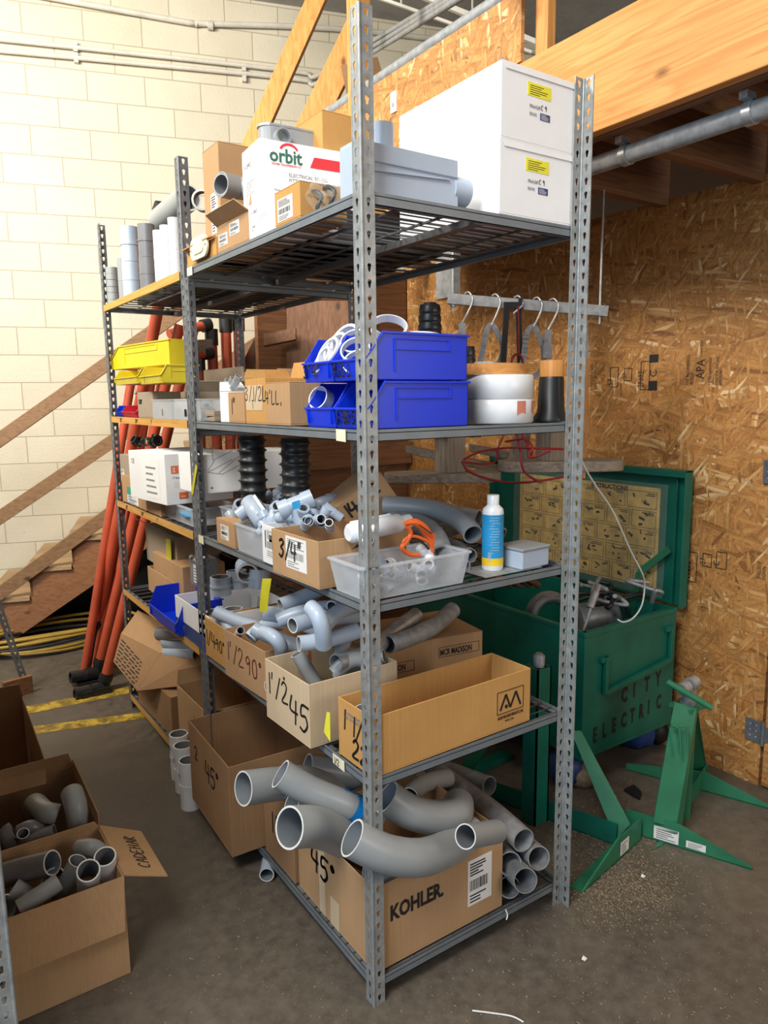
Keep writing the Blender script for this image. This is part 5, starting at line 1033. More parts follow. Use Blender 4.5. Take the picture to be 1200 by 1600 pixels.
# metal pipes stacked at the right
MP = [((818, 1313, 2.19), (755, 1258, 2.4), (680, 1205, 2.75), .037, 'uppermost of the metal pipes right of the front bottom carton'),
      ((842, 1341, 2.20), (800, 1305, 2.4), (740, 1255, 2.8), .036, 'rightmost metal pipe of the stack on the bottom shelf'),
      ((797, 1350, 2.18), (770, 1320, 2.35), (730, 1290, 2.6), .036, 'metal pipe touching the carton side in the middle of the stack'),
      ((821, 1376, 2.14), (790, 1345, 2.3), (740, 1300, 2.6), .037, 'lowest metal pipe lying on the wires of the bottom shelf'),
      ((796, 1386, 2.20), (775, 1362, 2.35), (745, 1328, 2.6), .033, 'metal pipe half hidden low beside the front bottom carton'),
      ((765, 1228, 2.7), (730, 1215, 2.8), (690, 1200, 2.95), .035, 'grey pipe end showing behind the uppermost metal pipe')]
for a, b, c, r, lab in MP: pipe(lab, spline([at(*a[:2], dep=a[2]), at(*b[:2], dep=b[2]), at(*c[:2], dep=c[2])], 6), r, 'steel' if r != .035 else 'emt', None, .92, 'metal_pipe', 'pipe', 'galv', 'steel', 28)
# ================================================================ on the floor by the shelving
for k, (u, v, h, lab) in enumerate(((290, 1216, .20, 'rearmost upright white coupling on the floor beside the big empty carton'), (297, 1236, .20, 'middle upright white coupling on the floor'), (306, 1262, .20, 'nearest upright white coupling with blue print on the floor'))):
    T = can(lab, u-7, v-2, 0.0005, .040, h, 'pvcW', steps=1); hand(T, ((-.0405, .01, 0), (0, -1, 0), (0, 0, 1), (-1, 0, 0)), .004, .15, .014, 'CI', 'blueD', pen=.0025, rot=-1.57)
p = at(415, 1358, z=.026); g = G(); g.tube([p+Vector((.03, .035, 0)), p-Vector((.01, .03, 0))], .025, 24, .86, 0, 1, 2); single('pvc_coupling', g, ['pvcL', 'rim', 'inner'], 'single short grey coupling lying on the floor by the bottom shelf', 'coupling')
# ================================================================ left side cartons
T = carton('open brown carton with flaps folded out, nearest on the floor at lower left', (-.86, .492, .001), .36, .29, .30, .0, 'card', flaps=(('-y', .15, 172), ('+x', .135, 116), ('+y', .02, 0)))
fl = [o for o in T.children if o.name.startswith('flap')][1]
_a = math.radians(116); _o = Vector((math.sin(_a), 0, math.cos(_a))); hand(T, (Vector((.36, 0, .3))+_o*.135+Vector((.44, 0, .9))*.0055, (0, 1, 0), -_o, (.44, 0, .9)), .05, .04, .036, 'CADEHAR', pen=.003)
T = carton('open brown carton behind the nearest one at lower left, full of grey elbows', (-.90, .80, .001), .405, .44, .30, -.02, 'cardB', flaps=(('+y', .05, 5), ('+x', .03, 4)))
T = carton('dark empty carton with one flap down, rearmost of the three at the left edge', (-.93, 1.27, .001), .36, .68, .335, -.03, 'cardB', flaps=(('-y', .09, 128), ('+y', .06, -5)))
g = G(); 
def fp(lab, pts, r, m='pvc', **k): return pipe(lab, spline([Vector(p) if len(p) == 3 and abs(p[0]) < 3 else at(*p[:2], z=p[2]) for p in pts], 6), r, m, **k)
Z3 = lambda u, v, zz: tuple(at(u, v, z=zz))
fp('short white coupling standing upright in the nearest left carton', [Z3(138, 1360, .335), Z3(138, 1385, .24)], .031, 'pvcW')
fp('white coupling standing at the right corner of the nearest left carton', [Z3(164, 1338, .335), Z3(168, 1370, .24)], .030, 'pvcW')
fp('dark grey pipe lying towards the left rim of the nearest left carton', [Z3(82, 1348, .33), Z3(40, 1358, .30), Z3(5, 1368, .28)], .034, 'pvcD')
fp('dark ringed pipe end in the middle of the nearest left carton', [Z3(84, 1375, .28), Z3(95, 1385, .22)], .034, 'pvcD')
fp('pale grey pipe slanting up in front in the nearest left carton', [Z3(30, 1420, .27), Z3(60, 1400, .285), Z3(92, 1378, .30)], .024, 'pvcL' if 0 else 'pvc')
fp('pale pipe leaning up to the back of the nearest left carton', [Z3(122, 1345, .33), Z3(108, 1375, .27), Z3(95, 1400, .2)], .026)
fp('grey elbow at the front left of the nearest left carton', [Z3(18, 1390, .28), Z3(35, 1400, .26), Z3(50, 1415, .24)], .030)
fp('dark grey pipe end at the very front left of the nearest left carton', [Z3(12, 1415, .27), Z3(0, 1420, .26)], .03, 'pvcD')
fp('grey elbow bulging at the back corner of the nearest left carton', [Z3(125, 1325, .30), Z3(145, 1325, .315), Z3(160, 1335, .28)], .025)
fp('tall curved grey elbow standing in the second left carton', [Z3(112, 1238, .36), Z3(118, 1258, .34), Z3(122, 1285, .28), Z3(120, 1300, .2)], .034)
fp('dark grey elbow with its mouth to the right in the second left carton', [Z3(90, 1273, .30), Z3(70, 1268, .31), Z3(55, 1255, .28), Z3(50, 1270, .2)], .032, 'pvc')
fp('grey pipe lying in front in the second left carton', [Z3(85, 1298, .27), Z3(65, 1305, .26), Z3(45, 1316, .24)], .020)
fp('small grey elbow at the left in the second left carton', [Z3(20, 1298, .29), Z3(12, 1305, .28), Z3(18, 1320, .24)], .028, 'pvcD')
fp('stubby grey pipe standing at the front of the second left carton', [Z3(36, 1302, .29), Z3(38, 1320, .23)], .018)
fp('dark curved pipe behind the stubby one in the second left carton', [Z3(30, 1300, .27), Z3(50, 1292, .28), Z3(68, 1300, .25)], .022, 'pvcD')
U3 = thing('metal_shelving_unit', 'other grey shelving unit across the aisle, its front post just entering at lower left', 'shelving', (-1.1, 1.0, 0)); post(U3, -.815, .12, ((-1, 0), (0, 1)), 'post')
for x, y, dr in ((-.815, 1.95, ((-1, 0), (0, -1))), (-1.42, .12, ((1, 0), (0, 1))), (-1.42, 1.95, ((1, 0), (0, -1)))): post(U3, x, y, dr, 'post')
for zz in (.30, .78, 1.25, 1.72, 2.2):
    for a, b, n_ in (((-.818, .15, 0), (-.818, 1.92, 0), (-1, 0, 0)), ((-1.417, .15, 0), (-1.417, 1.92, 0), (1, 0, 0)), ((-1.40, .123, 0), (-.835, .123, 0), (0, 1, 0)), ((-1.40, 1.947, 0), (-.835, 1.947, 0), (0, -1, 0))): beam(U3, a, b, zz, n_)
    deck(U3, -1.41, .13, -.825, 1.94, zz)
for k, (y_, z_, w_, h_) in enumerate(((.18, .302, .5, .36), (.75, .302, .52, .33), (1.35, .302, .5, .34), (.18, .782, .5, .3), (.75, .782, .52, .33), (1.35, .782, .5, .28), (.2, 1.252, .5, .34), (.8, 1.252, .5, .3), (1.4, 1.252, .48, .33), (.3, 1.722, .5, .3), (1.1, 1.722, .5, .32))):
    carton('unseen closed carton added for shade on the shelving unit across the aisle', (-1.39, y_, z_), .52, w_, h_, 0, 'cardB', opened=False, group='unseen cartons added for shade on the shelving across the aisle')  # out-of-view cartons added to keep light off the lower left floor
a = at(38, 1080, z=.0); b = at(-60, 800, y=a.y+.05); T = thing('angle_post', 'dark perforated steel angle leaning behind the cartons at the left edge', 'steel angle', a); T.rotation_euler = (0, 0, 0); g = G(); flange(g, (0, 0, 0), (1, 0, 0), 1.2, nrm=(0, 1, 0)); flange(g, (0, 0, 0), (0, 1, 0), 1.2, nrm=(1, 0, 0)); T.rotation_euler = (0, -math.asin(min(.5, (a.x-b.x)/(b-a).length)), 0); part('flanges', g, 'postD', T)
g = G(); p = at(40, 1068, z=0); g.bar(at(5, 1080, z=.05), at(50, 1068, z=.05), .03, .1); single('wood_offcut', g, 'darkx', 'reddish brown board offcut on the floor behind the dark left post', 'offcut')
# ================================================================ poles, bags and cables by the stair
PL = [((148, 1085, 2.62), (212, 750), (228, 700), .028, 'long orange fibreglass pole nearest the floor line, with a black clamp foot'),
      ((150, 1058, 2.9), (205, 760), (220, 640), .028, 'orange fibreglass pole just behind the nearest one, with a white clamp'),
      ((150, 1010, 3.05), (186, 790), (205, 640), .030, 'leftmost orange fibreglass pole leaning against the far shelf post')]
for k, (b, m_, t, r, lab) in enumerate(PL):
    if k == 0: B = at(238, 770, y=2.52)
    if k == 1: B = at(226, 740, y=2.62)
    if k == 2: B = at(190, 780, y=2.72)
    if k == 2: A = at(148, 1000, y=2.95)
    if k == 1: A = at(150, 1062, y=2.86)
    if k == 0: A = at(158, 1088, y=2.66)
    d = (B-A).normalized(); C2 = A+d*2.1
    if k == 2: A = A-d*.0
    T = thing('fibreglass_pole', lab, 'pole', A); g = G(); g.tube([A+d*.12, C2], r, 18); part('tube', g, 'pole', T, True)
    g = G(); g.tube([A+d*.0, A+d*.14], r*1.15, 18); g.tube([A+d*.10-Vector((0, .0, 0)), A+d*.13], r*1.35, 18); part('sleeve', g, 'rubber', T, True)
    if k < 2:
        g = G()
        for s in (-.03, .05): g.tube([A+d*.03+Vector((-.03+s*.5, -.02, .02)), A+d*.03+Vector((-.12+s, -.03, .03))], .034, 16, .75)
        g.box(A.x-.11, A.y-.07, .0 if k == 0 else A.z-.02, A.x+.04, A.y+.02, .035 if k == 0 else A.z+.02); part('clamp', g, 'rubber', T, True)
    else:
        g = G(); g.tube([A-d*.02, A-d*.16], r*.9, 16); g.tube([A-d*.16, A-d*.22], r*1.3, 16); g.bar(A-d*.2, A-d*.42+Vector((.02, 0, 0)), .03, .02); part('clamp', g, 'rubber', T, True); g = G(); g.bar(A-d*.25, A-d*.48, .02, .035); part('bracket', g, 'masking', T, True)
# upright orange ladder frames behind the far bay
LF = [(330, 520, 660), (352, 500, 700), (372, 498, 700), (310, 560, 720)]
for k, (u, vt, vb) in enumerate(LF):
    A = at(u, vt, y=2.62); B = Vector((A.x+.02, 2.78, .02)) ; B = Vector((A.x-.02*k, 2.60, .0))
    T = thing('fibreglass_pole', ('upright orange pole with a black top seen left of the dark rear post', 'upright orange pole second from the dark rear post', 'upright orange pole right against the dark rear post', 'orange pole partly hidden by the carton flaps')[k], 'pole', (B.x, B.y, 0)); g = G(); g.tube([B, A], .03, 16); part('tube', g, 'pole', T, True)
    g = G(); g.tube([A-Vector((0, 0, .07)), A+Vector((0, 0, .02))], .037, 16); part('sleeve', g, 'rubber', T, True)
for k, (a, b, lab) in enumerate((((264, 522), (322, 508), 'upper orange crossbar behind the far second shelf'), ((266, 558), (325, 552), 'lower orange crossbar behind the yellow bins'))):
    A = at(*a, y=2.55); B = at(*b, y=2.60); T = thing('fibreglass_pole', lab, 'pole', A); g = G(); g.tube([A, B], .026, 16); part('tube', g, 'pole', T, True); g = G(); g.tube([B-(B-A)*.12, B+(B-A)*.1], .036, 16); part('sleeve', g, 'rubber', T, True)
a = at(272, 543, y=2.53); b = at(330, 540, y=2.6); g = G(); g.bar(a, b, .03, .07); single('wood_block', g, 'oldx', 'old grey board between the two orange crossbars', 'board')
for k, u in enumerate((201, 218, 232, 246)):
    A = at(u+10, 680, y=2.75+.05*k); g = G(); g.tube([Vector((A.x-.35, A.y+.12, .02)), A+Vector((.02, 0, .4))], .024, 14); single('fibreglass_pole', g, 'pole', 'orange pole in the loose bundle standing behind the far bay', 'pole', 'orange poles in the bundle behind the far bay')
# black bags under the stair
rn = random.Random(2)
for k, (u, v, r, lab) in enumerate(((100, 985, .30, 'black bag bulging under the stair, left of two'), (165, 960, .34, 'black bag under the stair behind the orange poles'))):
    c = onw(-1.15+.55*k, .42, 0); r *= 1.0; g = G(); n = 20; vs = []
    for i in range(11):
        th = PI*i/10
        for j in range(n): ph = 2*PI*j/n; q = r*(1+.13*math.sin(5*ph+i)+rn.uniform(-.04, .04)); vs.append(Vector((c.x+q*math.sin(th)*math.cos(ph), c.y+q*.7*math.sin(th)*math.sin(ph), max(.002, r*.9+(q)*math.cos(th)*(.75+.25*k)))))
    g.add(vs, [(i*n+j, (i+1)*n+j, (i+1)*n+(j+1) % n, i*n+(j+1) % n) for i in range(10) for j in range(n)], 0, True); single('plastic_sack', g, 'black', lab, 'bag')
for k in range(6):
    c = at(85+4*k, 1014-2*k, z=.03); g = G(); rr = .26+.03*k; P = [Vector((c.x+(rr+.02*math.sin(3*a+k))*math.cos(a)*1.25, c.y+.10+(rr)*math.sin(a)*.5, .014+.02*k+.012*math.sin(2*a+k))) for a in [2*PI*j/28 for j in range(29)]]; P[-1] = P[0]
    g.tube(P, .011, 8); single('cable_coil', g, 'cable' if k % 3 else 'black', 'loop of %s cable in the loose coil under the stair' % ('yellow' if k % 3 else 'black'), 'cable', 'loops of %s cable under the stair' % ('yellow' if k % 3 else 'black'))
# ================================================================ green job box
bx0, bx1, by0, by1, bz0, bz1 = 1.215, 1.80, .352, 1.50, .175, .700
T = thing('job_box', 'green steel tool box with its lid open and stencilled letters on the end', 'tool chest', (bx0, by0, bz0))
g = G(); t = .012; X, Y, Zz = bx1-bx0, by1-by0, bz1-bz0
g.box(0, 0, 0, X, Y, t); g.box(0, 0, t, X, t, Zz); g.box(0, Y-t, t, X, Y, Zz); g.box(0, t, t, t, Y-t, Zz); g.box(X-t, t, t, X, Y-t, Zz)
g.box(.0, -.003, Zz-.02, X, .02, Zz+.002); g.box(-.004, 0, Zz-.016, .02, Y, Zz+.002); part('body', g, 'green', T, bev=.002)
g = G()
g.box(.085, -.018, Zz-.135, .14, 0, Zz-.115); g.box(.105, -.022, Zz-.27, .125, -.006, Zz-.115); g.bar((.115, -.014, Zz-.265), (X-.05, -.014, Zz-.215), .02, .02); g.box(X-.06, -.022, Zz-.215, X-.04, -.006, Zz-.08); g.box(X-.085, -.018, Zz-.09, X-.03, 0, Zz-.07); part('handle', g, 'green', T, bev=.002)
f_ = facing('-y', X, Y, Zz)
for i, ch in enumerate('CITY'): printed(T, f_, .235+.075*i, .185+.006*i, .085, ch, 'ink', 'stencilled_letter', bold=.004, sx=.62)
for i, ch in enumerate('ELECTRIC'): printed(T, f_, .065+.058*i, .060+.005*i, .085, ch, 'ink', 'stencilled_letter', bold=.004, sx=.55)
g = G(); g.lathe([(.018, 0), (.016, .012), (.006, .02)], (.0, .62, .12), (-1, 0, 0), 20); part('rivet_cap', g, 'firz', T)
# lid
g = G(); lz0, lz1 = bz1-.01, 1.285; ly0, ly1 = by0-.0, 1.56; lx = 1.862
o = Vector((bx0, by0, bz0))
g.box(lx, ly0, lz0, lx+.006, ly1, lz1); g.box(lx-.045, ly0, lz0, lx, ly0+.008, lz1); g.box(lx-.045, ly1-.008, lz0, lx, ly1, lz1); g.box(lx-.045, ly0, lz1-.008, lx, ly1, lz1); g.box(lx-.02, ly0+.055, lz0, lx, ly0+.062, lz1-.04); g.box(lx-.045, ly0+.008, lz1-.03, lx-.04, ly1, lz1-.006)
L_ = part('lid', g, 'green', T, True, bev=.002)
g = G(); pp = lambda u, v, x: at(u, v, x=x)
a = pp(1046, 858, 1.83); b = pp(999, 894, 1.80); c = pp(984, 960, 1.78); g.bar(a, b, .030, .005, up=(1, 0, 0)); g.bar(b, c, .030, .005, up=(1, 0, 0)); part('lid_stay', g, 'greenL', T, True)
# instruction sheet in clear film
py0, py1, pz0, pz1 = .50, 1.36, .735, 1.195
g = G(); g.box(lx-.003, py0, pz0, lx-.001, py1, pz1); sh = part('instruction_sheet', g, 'manual', L_, True)
g = G(); rn = random.Random(8); rows = 5
xx = lx-.0036
def q(y0, z0, y1, z1): g.box(xx-.0004, min(y0, y1), min(z0, z1), xx, max(y0, y1), max(z0, z1))
for r in range(rows):
    zb, zt2 = pz0+.01+r*.088, pz0+.01+r*.088+.078; n = (7, 6, 5, 6, 5)[r]; wd = (py1-py0-.02)/n
    for k in range(n):
        a0, a1 = py0+.01+k*wd+.006, py0+.01+(k+1)*wd-.006
        for e in ((a0, zb, a1, zb+.002), (a0, zt2-.002, a1, zt2), (a0, zb, a0+.002, zt2), (a1-.002, zb, a1, zt2)): q(*e)
        for j in range(4): y_ = rn.uniform(a0+.02, a1-.03); z_ = rn.uniform(zb+.015, zt2-.02); g.bar((xx, y_, z_), (xx, y_+rn.uniform(-.02, .03), z_+rn.uniform(-.015, .02)), rn.uniform(.003, .012), .0005, up=(1, 0, 0))
        for j in range(2): q(a0+.01, zt2-.012-.008*j, a0+rn.uniform(.03, .08), zt2-.008-.008*j)
part('printed_pictures', g, 'ink', sh, True)
o2 = printed(sh, ((lx-.0036-sh.location.x*0, 0, 0), (0, -1, 0), (0, 0, 1), (-1, 0, 0)), 0, 0, .03, 'INSTRUCTIONS', 'ink', bold=.001); 
off = Vector((bx0, by0, bz0)); 
for v_ in o2.data.vertices: v_.co = v_.co+Vector((0, .88, pz1-.026))-off
g = G(); n = 16; vs = []; rn = random.Random(6)
for i in range(9):
    for j in range(n+1): vs.append(Vector((lx-.006-rn.uniform(0, .008), py0-.04+(py1-py0+.08)*j/n, pz0-.03+(pz1-pz0+.05)*i/8)))
g.add(vs, [(i*(n+1)+j, i*(n+1)+j+1, (i+1)*(n+1)+j+1, (i+1)*(n+1)+j) for i in range(8) for j in range(n)], 0, False); part('clear_film', g, 'film', L_, True)
# tools in the box
def lay(lab, pts, r, m, nm, cat, **k): g = G(); g.tube([at(u, v, dep=d) for u, v, d in pts], r, 18, **k); return single(nm, g, [m, 'rim', 'inner'] if k else [m], lab, cat)
zi = bz1-.16
T = thing('bench_grinder', 'grey motor housing lying at the front corner of the green box', 'motor', at(935, 955, z=zi)); g = G(); c = at(935, 962, z=zi+.05); g.tube([c+Vector((-.08, .05, -.02)), c+Vector((.06, -.02, .0)), c+Vector((.09, -.03, 0))], [.075, .075, .06], 22); part('housing', g, 'steel', T, True)
g = G(); c2 = at(940, 935, z=zi+.12); g.box(c2.x-.05, c2.y-.04, c2.z-.02, c2.x+.05, c2.y+.04, c2.z+.015); g.tube([c2+Vector((-.06, 0, .02)), c2+Vector((.06, 0, .02))], .018, 12); part('top_plate', g, 'steel', T, True, bev=.004)
T = thing('pipe_vise', 'pale grey arched pipe shoe lying in the green box behind the right post', 'bender shoe', at(850, 960, z=zi)); g = G(); c = at(860, 970, z=zi); P = [c+Vector((-.09*math.cos(a), .03*math.cos(a), .09*math.sin(a)+.02)) for a in [PI*k/14 for k in range(15)]]
g.tube(P, .022, 12); g.tube([p+Vector((.03, .05, 0)) for p in P], .022, 12); g.tube([p+Vector((.015, .025, .012)) for p in P], .016, 12); part('shoe', g, 'steel', T, True)
g = G(); a = at(905, 985, z=zi); b = at(930, 920, z=zi+.2); g.tube([at(912, 985, dep=2.95), at(927, 938, dep=2.95), at(935, 915, dep=3.0)], [.006, .008, .014], 12); g.tube([at(922, 950, dep=2.95), at(931, 925, dep=2.97)], .016, 12); single('ratchet_handle', g, 'steel', 'thin steel lever with a knurled grip standing up out of the green box', 'lever')
for k in range(7):
    g = G(); rn = random.Random(20+k); c = at(915+12*k, 925+6*(k % 3), dep=3.15+.05*(k % 3)); P = [c+Vector((rn.uniform(-.09, .09), rn.uniform(-.12, .12), rn.uniform(-.06, .05))) for _ in range(5)]; g.tube(spline(P, 6), .009, 10); single('hose', g, 'rubber' if k % 3 else 'steel', 'tangled %s hose and hardware heaped in the green box' % ('black' if k % 3 else 'grey'), 'hose', 'tangled %s hoses in the green box' % ('black' if k % 3 else 'grey'))
g = G(); c = at(790, 915, dep=3.4)
for k in range(5): g.tube(spline([at(740+16*k, 912, dep=3.5), at(760+16*k, 905-4*(k % 2), dep=3.3), at(785+14*k, 915, dep=3.35)], 5), .014, 10)
single('rope_bundle', g, 'darkx', 'brown rope bundle deep in the green box under the third shelf', 'rope')
# ================================================================ reel jack stands
def chan(g, a, b, w, h, th=.006): 
    """angle-section steel: one level leg and one upright leg"""
    a = Vector(a); b = Vector(b); d = (b-a).normalized(); s = Vector((-d.y, d.x, 0)); g.prism([a, b, b+s*w, a+s*w], (0, 0, th)); g.prism([a, b, b+Vector((0, 0, h)), a+Vector((0, 0, h))], s*th)
def taper(g, a, b, w, h, hb, sgn=1, th=.006):
    a = Vector(a); b = Vector(b); d = (b-a).normalized(); s = Vector((-d.y, d.x, 0))*sgn
    g.prism([a, b, b+Vector((0, 0, hb)), a+Vector((0, 0, h))], s*th); g.prism([a, b, b+s*w*.5, a+s*w], (0, 0, th))
J1 = thing('reel_jack', 'green steel reel jack with white safety stickers at the right, standing on the floor', 'reel jack', (1.45, .12, 0))
A0 = at(975, 1290, z=0.0); A1 = at(1172, 1357, z=0.0); A2 = at(1030, 1309, z=0)
A0 = at(976, 1299, z=.0); A1 = at(1175, 1360, z=0); g = G(); mid = A0.lerp(A1, .45); g.prism([A0, A1, A1+Vector((0, 0, .012)), mid+Vector((0, 0, .088)), A0+Vector((0, 0, .088))], Vector((.006, .003, 0))); d = (A1-A0).normalized(); s = Vector((-d.y, d.x, 0)); g.prism([A0, A1, mid+s*.06, A0+s*.06], (0, 0, .006)); part('foot', g, 'greenL', J1, True)
u = (A1-A0).normalized(); fr_ = (A0+Vector((-.002, -.002, 0)), u, (0, 0, 1), (u.y, -u.x, 0)); fr_ = tuple(Vector(q) if i else Vector(q)-J1.location for i, q in enumerate(fr_))
L1 = (A1-A0).length; sticker(J1, fr_, L1*.24, .012, .085, .05, 'paper', 'lines', 'safety_sticker'); sticker(J1, fr_, L1*.50, .014, .065, .026, 'paper', 'lines', 'small_sticker'); sticker(J1, fr_, L1*.245, .052, .08, .009, 'teal', '', 'sticker_band')
B0 = at(978, 1203, z=0); B1 = at(1210, 1267, z=0); Bm = B0.lerp(B1, .55)
g = G(); g.prism([B0, B1, B1+Vector((0, 0, .01)), Bm+Vector((0, 0, .085)), B0+Vector((0, 0, .03))], Vector((.006, .003, 0))); g.prism([B0, B1, Bm+Vector((.03, .05, 0))], (0, 0, .006)); g.prism([B0, B1, Bm+Vector((.03, .05, 0))], (0, 0, .006)); part('foot', g, 'greenL', J1, True)
g = G(); Cn = A0.lerp(A1, .34); Cf = at(1103, 1222, z=0); g.prism([Cn, Cf, Cf+Vector((0, 0, .085)), Cn+Vector((0, 0, .085))], (.006, .0, 0)); g.prism([Cn, Cf, Cf+Vector((-.07, 0, 0)), Cn+Vector((-.07, 0, 0))], (0, 0, .006)); part('cross_member', g, 'greenL', J1, True)
# mast
Mb = Cn.lerp(Cf, .10)+Vector((-.04, 0, .006)); top = Vector((Cn.lerp(Cf, .42).x-.02, Cn.lerp(Cf, .42).y, 0)); top.z = at(1070, 1103, y=top.y).z
dn = (Cn-CAM).dot(FW); dt = (top-CAM).dot(FW); df = (Cf-CAM).dot(FW)
g = G(); g.prism([at(1021, 1284, dep=dn-.01), at(1056, 1294, dep=dn-.01), at(1089, 1106, dep=dt-.05), at(1054, 1097, dep=dt-.05)], FW*.006)
g.prism([at(1090, 1107, dep=dt+.05), at(1077, 1100, dep=dt+.05), at(1062, 1205, dep=df), at(1106, 1212, dep=df)], FW*.006)
g.prism([at(1056, 1294, dep=dn-.01), at(1089, 1106, dep=dt-.05), at(1091, 1108, dep=dt), at(1066, 1290, dep=dn+.03)], FW*.004)
mm = Cn.lerp(Cf, .45)+Vector((-.02, 0, 0)); g.tube([mm, Vector((mm.x, mm.y, top.z))], .030, 16); g.box(top.x-.045, top.y-.045, top.z-.01, top.x+.055, top.y+.045, top.z+.004); part('mast', g, 'greenL', J1, True)
g = G(); c = top+Vector((0, 0, .03)); g.tube([top, top+Vector((0, 0, .05))], .018, 14); g.tube([top, top+Vector((0, 0, .02))], .03, 6); part('screw_nut', g, 'steel', J1, True)
g = G(); a = at(1042, 1065, dep=(c-CAM).dot(FW)-.06); b = at(1112, 1106, dep=(c-CAM).dot(FW)-.10); g.tube([a, b], .0115, 14, .8, 0, 0); part('turn_handle', g, 'greenL', J1, True)
g = G(); c = top+Vector((0, 0, .07)); g.tube([c+Vector((-.045, 0, .0)), c+Vector((-.006, 0, .004))], .024, 18); g.tube([c+Vector((.006, 0, .008)), c+Vector((.045, 0, .012))], .024, 18); g.box(c.x-.03, c.y-.016, c.z-.03, c.x+.03, c.y+.016, c.z-.005); part('roller', g, 'steel', J1, True)
g = G(); hd = dn*.3+dt*.7-.07; g.tube(spline([at(1048, 1133, dep=hd), at(1070, 1135, dep=hd), at(1074, 1142, dep=hd), at(1074, 1176, dep=hd)], 5), .0045, 8); g.tube(spline([at(1048, 1133, dep=hd), at(1060, 1138, dep=hd), at(1062, 1150, dep=hd), at(1064, 1182, dep=hd)], 5), .0045, 8); part('pin_hook', g, 'greenL', J1, True)
J2 = thing('reel_jack', 'green steel reel jack with a slanting brace, just right of the right front post', 'reel jack', (1.05, .1, 0))
Jn = at(1001, 1313, z=0); tip = at(912, 1395, z=0); JL = at(955, 1322, z=.0)
g = G(); g.prism([Jn, tip, tip+Vector((0, 0, .006)), Jn.lerp(tip, .42)+Vector((0, 0, .085)), Jn+Vector((0, 0, .085))], Vector((-.004, .006, 0))); g.prism([Jn, tip, at(890, 1388, z=0), JL], (0, 0, .006)); part('foot', g, 'greenL', J2, True)
u = (Jn-tip).normalized(); fr_ = (tip-J2.location+Vector((.001, -.002, 0)), u, (0, 0, 1), (u.y, -u.x, 0)); sticker(J2, fr_, (Jn-tip).length*.60, .015, .06, .05, 'paper', 'lines', 'safety_sticker')
Jc = at(962, 1322, z=0); back = Jc+(Vector((.935, .62, 0))-Jc)*1.25
g = G(); g.prism([Jc, back, back+Vector((0, 0, .07)), Jc+Vector((0, 0, .085))], (.006, 0, 0)); g.prism([Jc, back, back+Vector((.08, 0, 0)), Jc+Vector((.08, 0, 0))], (0, 0, .006)); part('cross_member', g, 'green', J2, True)
Ms = Vector((.975, .36, .006)); zt2 = .62
g = G(); g.box(Ms.x-.035, Ms.y-.03, .006, Ms.x+.035, Ms.y-.024, zt2); g.box(Ms.x-.035, Ms.y-.03, .006, Ms.x-.029, Ms.y+.04, zt2); g.box(Ms.x+.029, Ms.y-.03, .006, Ms.x+.035, Ms.y+.04, zt2); part('mast', g, 'green', J2, True)
g = G(); dj = (Jc-CAM).dot(FW); dm = (Ms-CAM).dot(FW); g.prism([at(962, 1312, dep=dj), at(985, 1288, dep=dj), at(908, 1142, dep=dm-.03), at(892, 1142, dep=dm-.03)], FW*.007); g.bar(back+Vector((.0, -.05, .05)), Vector((Ms.x+.01, Ms.y+.04, zt2-.02)), .05, .008, up=(1, 0, .3)); part('brace', g, 'greenL', J2, True)
g = G(); g.bar(back+Vector((-.35, -.02, .0)), back+Vector((.35, .04, .0)), .06, .05); part('foot', g, 'green', J2, True)
g = G(); g.lathe([(.02, 0), (.022, .04), (.012, .05)], (Ms.x, Ms.y, zt2)); part('screw_nut', g, 'steel', J2, True)
# floor litter under the job box
g = G(); P = [at(u, v, z=.004) for u, v in ((975, 1236), (990, 1229), (1002, 1240), (1000, 1250), (988, 1244))]; g.prism(P, (0, 0, .01)); single('rag', g, 'black', 'small black rag on the floor below the green box', 'rag')
for k, (u, v, s, m_, lab) in enumerate(((1040, 1165, .07, 'black', 'dark canister under the green box near the wall'), (1005, 1170, .09, 'blueD', 'blue bag of scrap under the green box'), (900, 1230, .08, 'navy', 'dark blue bottle on the floor beside the slanting brace'), (925, 1235, .06, 'saw', 'pale lump beside the slanting brace'))):
    p = at(u, v, z=.0); g = G(); n = 14; rn = random.Random(k+40); vs = []
    for i in range(7):
        for j in range(n): th = PI*i/6; ph = 2*PI*j/n; r = s*(1+rn.uniform(-.15, .15)); vs.append(Vector((p.x+r*math.sin(th)*math.cos(ph), p.y+.05+r*math.sin(th)*math.sin(ph), max(.001, s*.8+r*math.cos(th)))))
    g.add(vs, [(i*n+j, (i+1)*n+j, (i+1)*n+(j+1) % n, i*n+(j+1) % n) for i in range(6) for j in range(n)], 0, True); single('floor_scrap', g, m_, lab, 'scrap')
# sawdust and chips
g = G(); rn = random.Random(12)
def chip(x, y, s):
    a = rn.uniform(0, PI); c, s_ = math.cos(a)*s, math.sin(a)*s; w = rn.uniform(.15, .5)
    g.prism([(x-c, y-s_, .001), (x-s_*w, y+c*w, .001), (x+c, y+s_, .001+s*.3), (x+s_*w, y-c*w, .001)], (0, 0, .0012))
for _ in range(5600):
    r = rn.random()
    if r < .50: u, v = rn.gauss(980, 48), rn.gauss(1388, 30)
    elif r < .88: u, v = rn.gauss(945, 50), rn.gauss(1295, 35)
    elif r < .97: u, v = rn.uniform(700, 1200), rn.uniform(1330, 1600)
    else: u, v = rn.uniform(300, 1200), rn.uniform(1400, 1600)
    if v < 1195 or v > 1640: continue
    p = at(u, v, z=0)
    if p.x > 1.88 or (0 < p.x < .716 and p.y > 0): continue
    chip(p.x, p.y, .0012+.004*rn.random()**2.2)
single('sawdust', g, 'saw', 'pale sawdust and wood chips scattered on the floor right of the shelving', 'sawdust', kind='stuff')
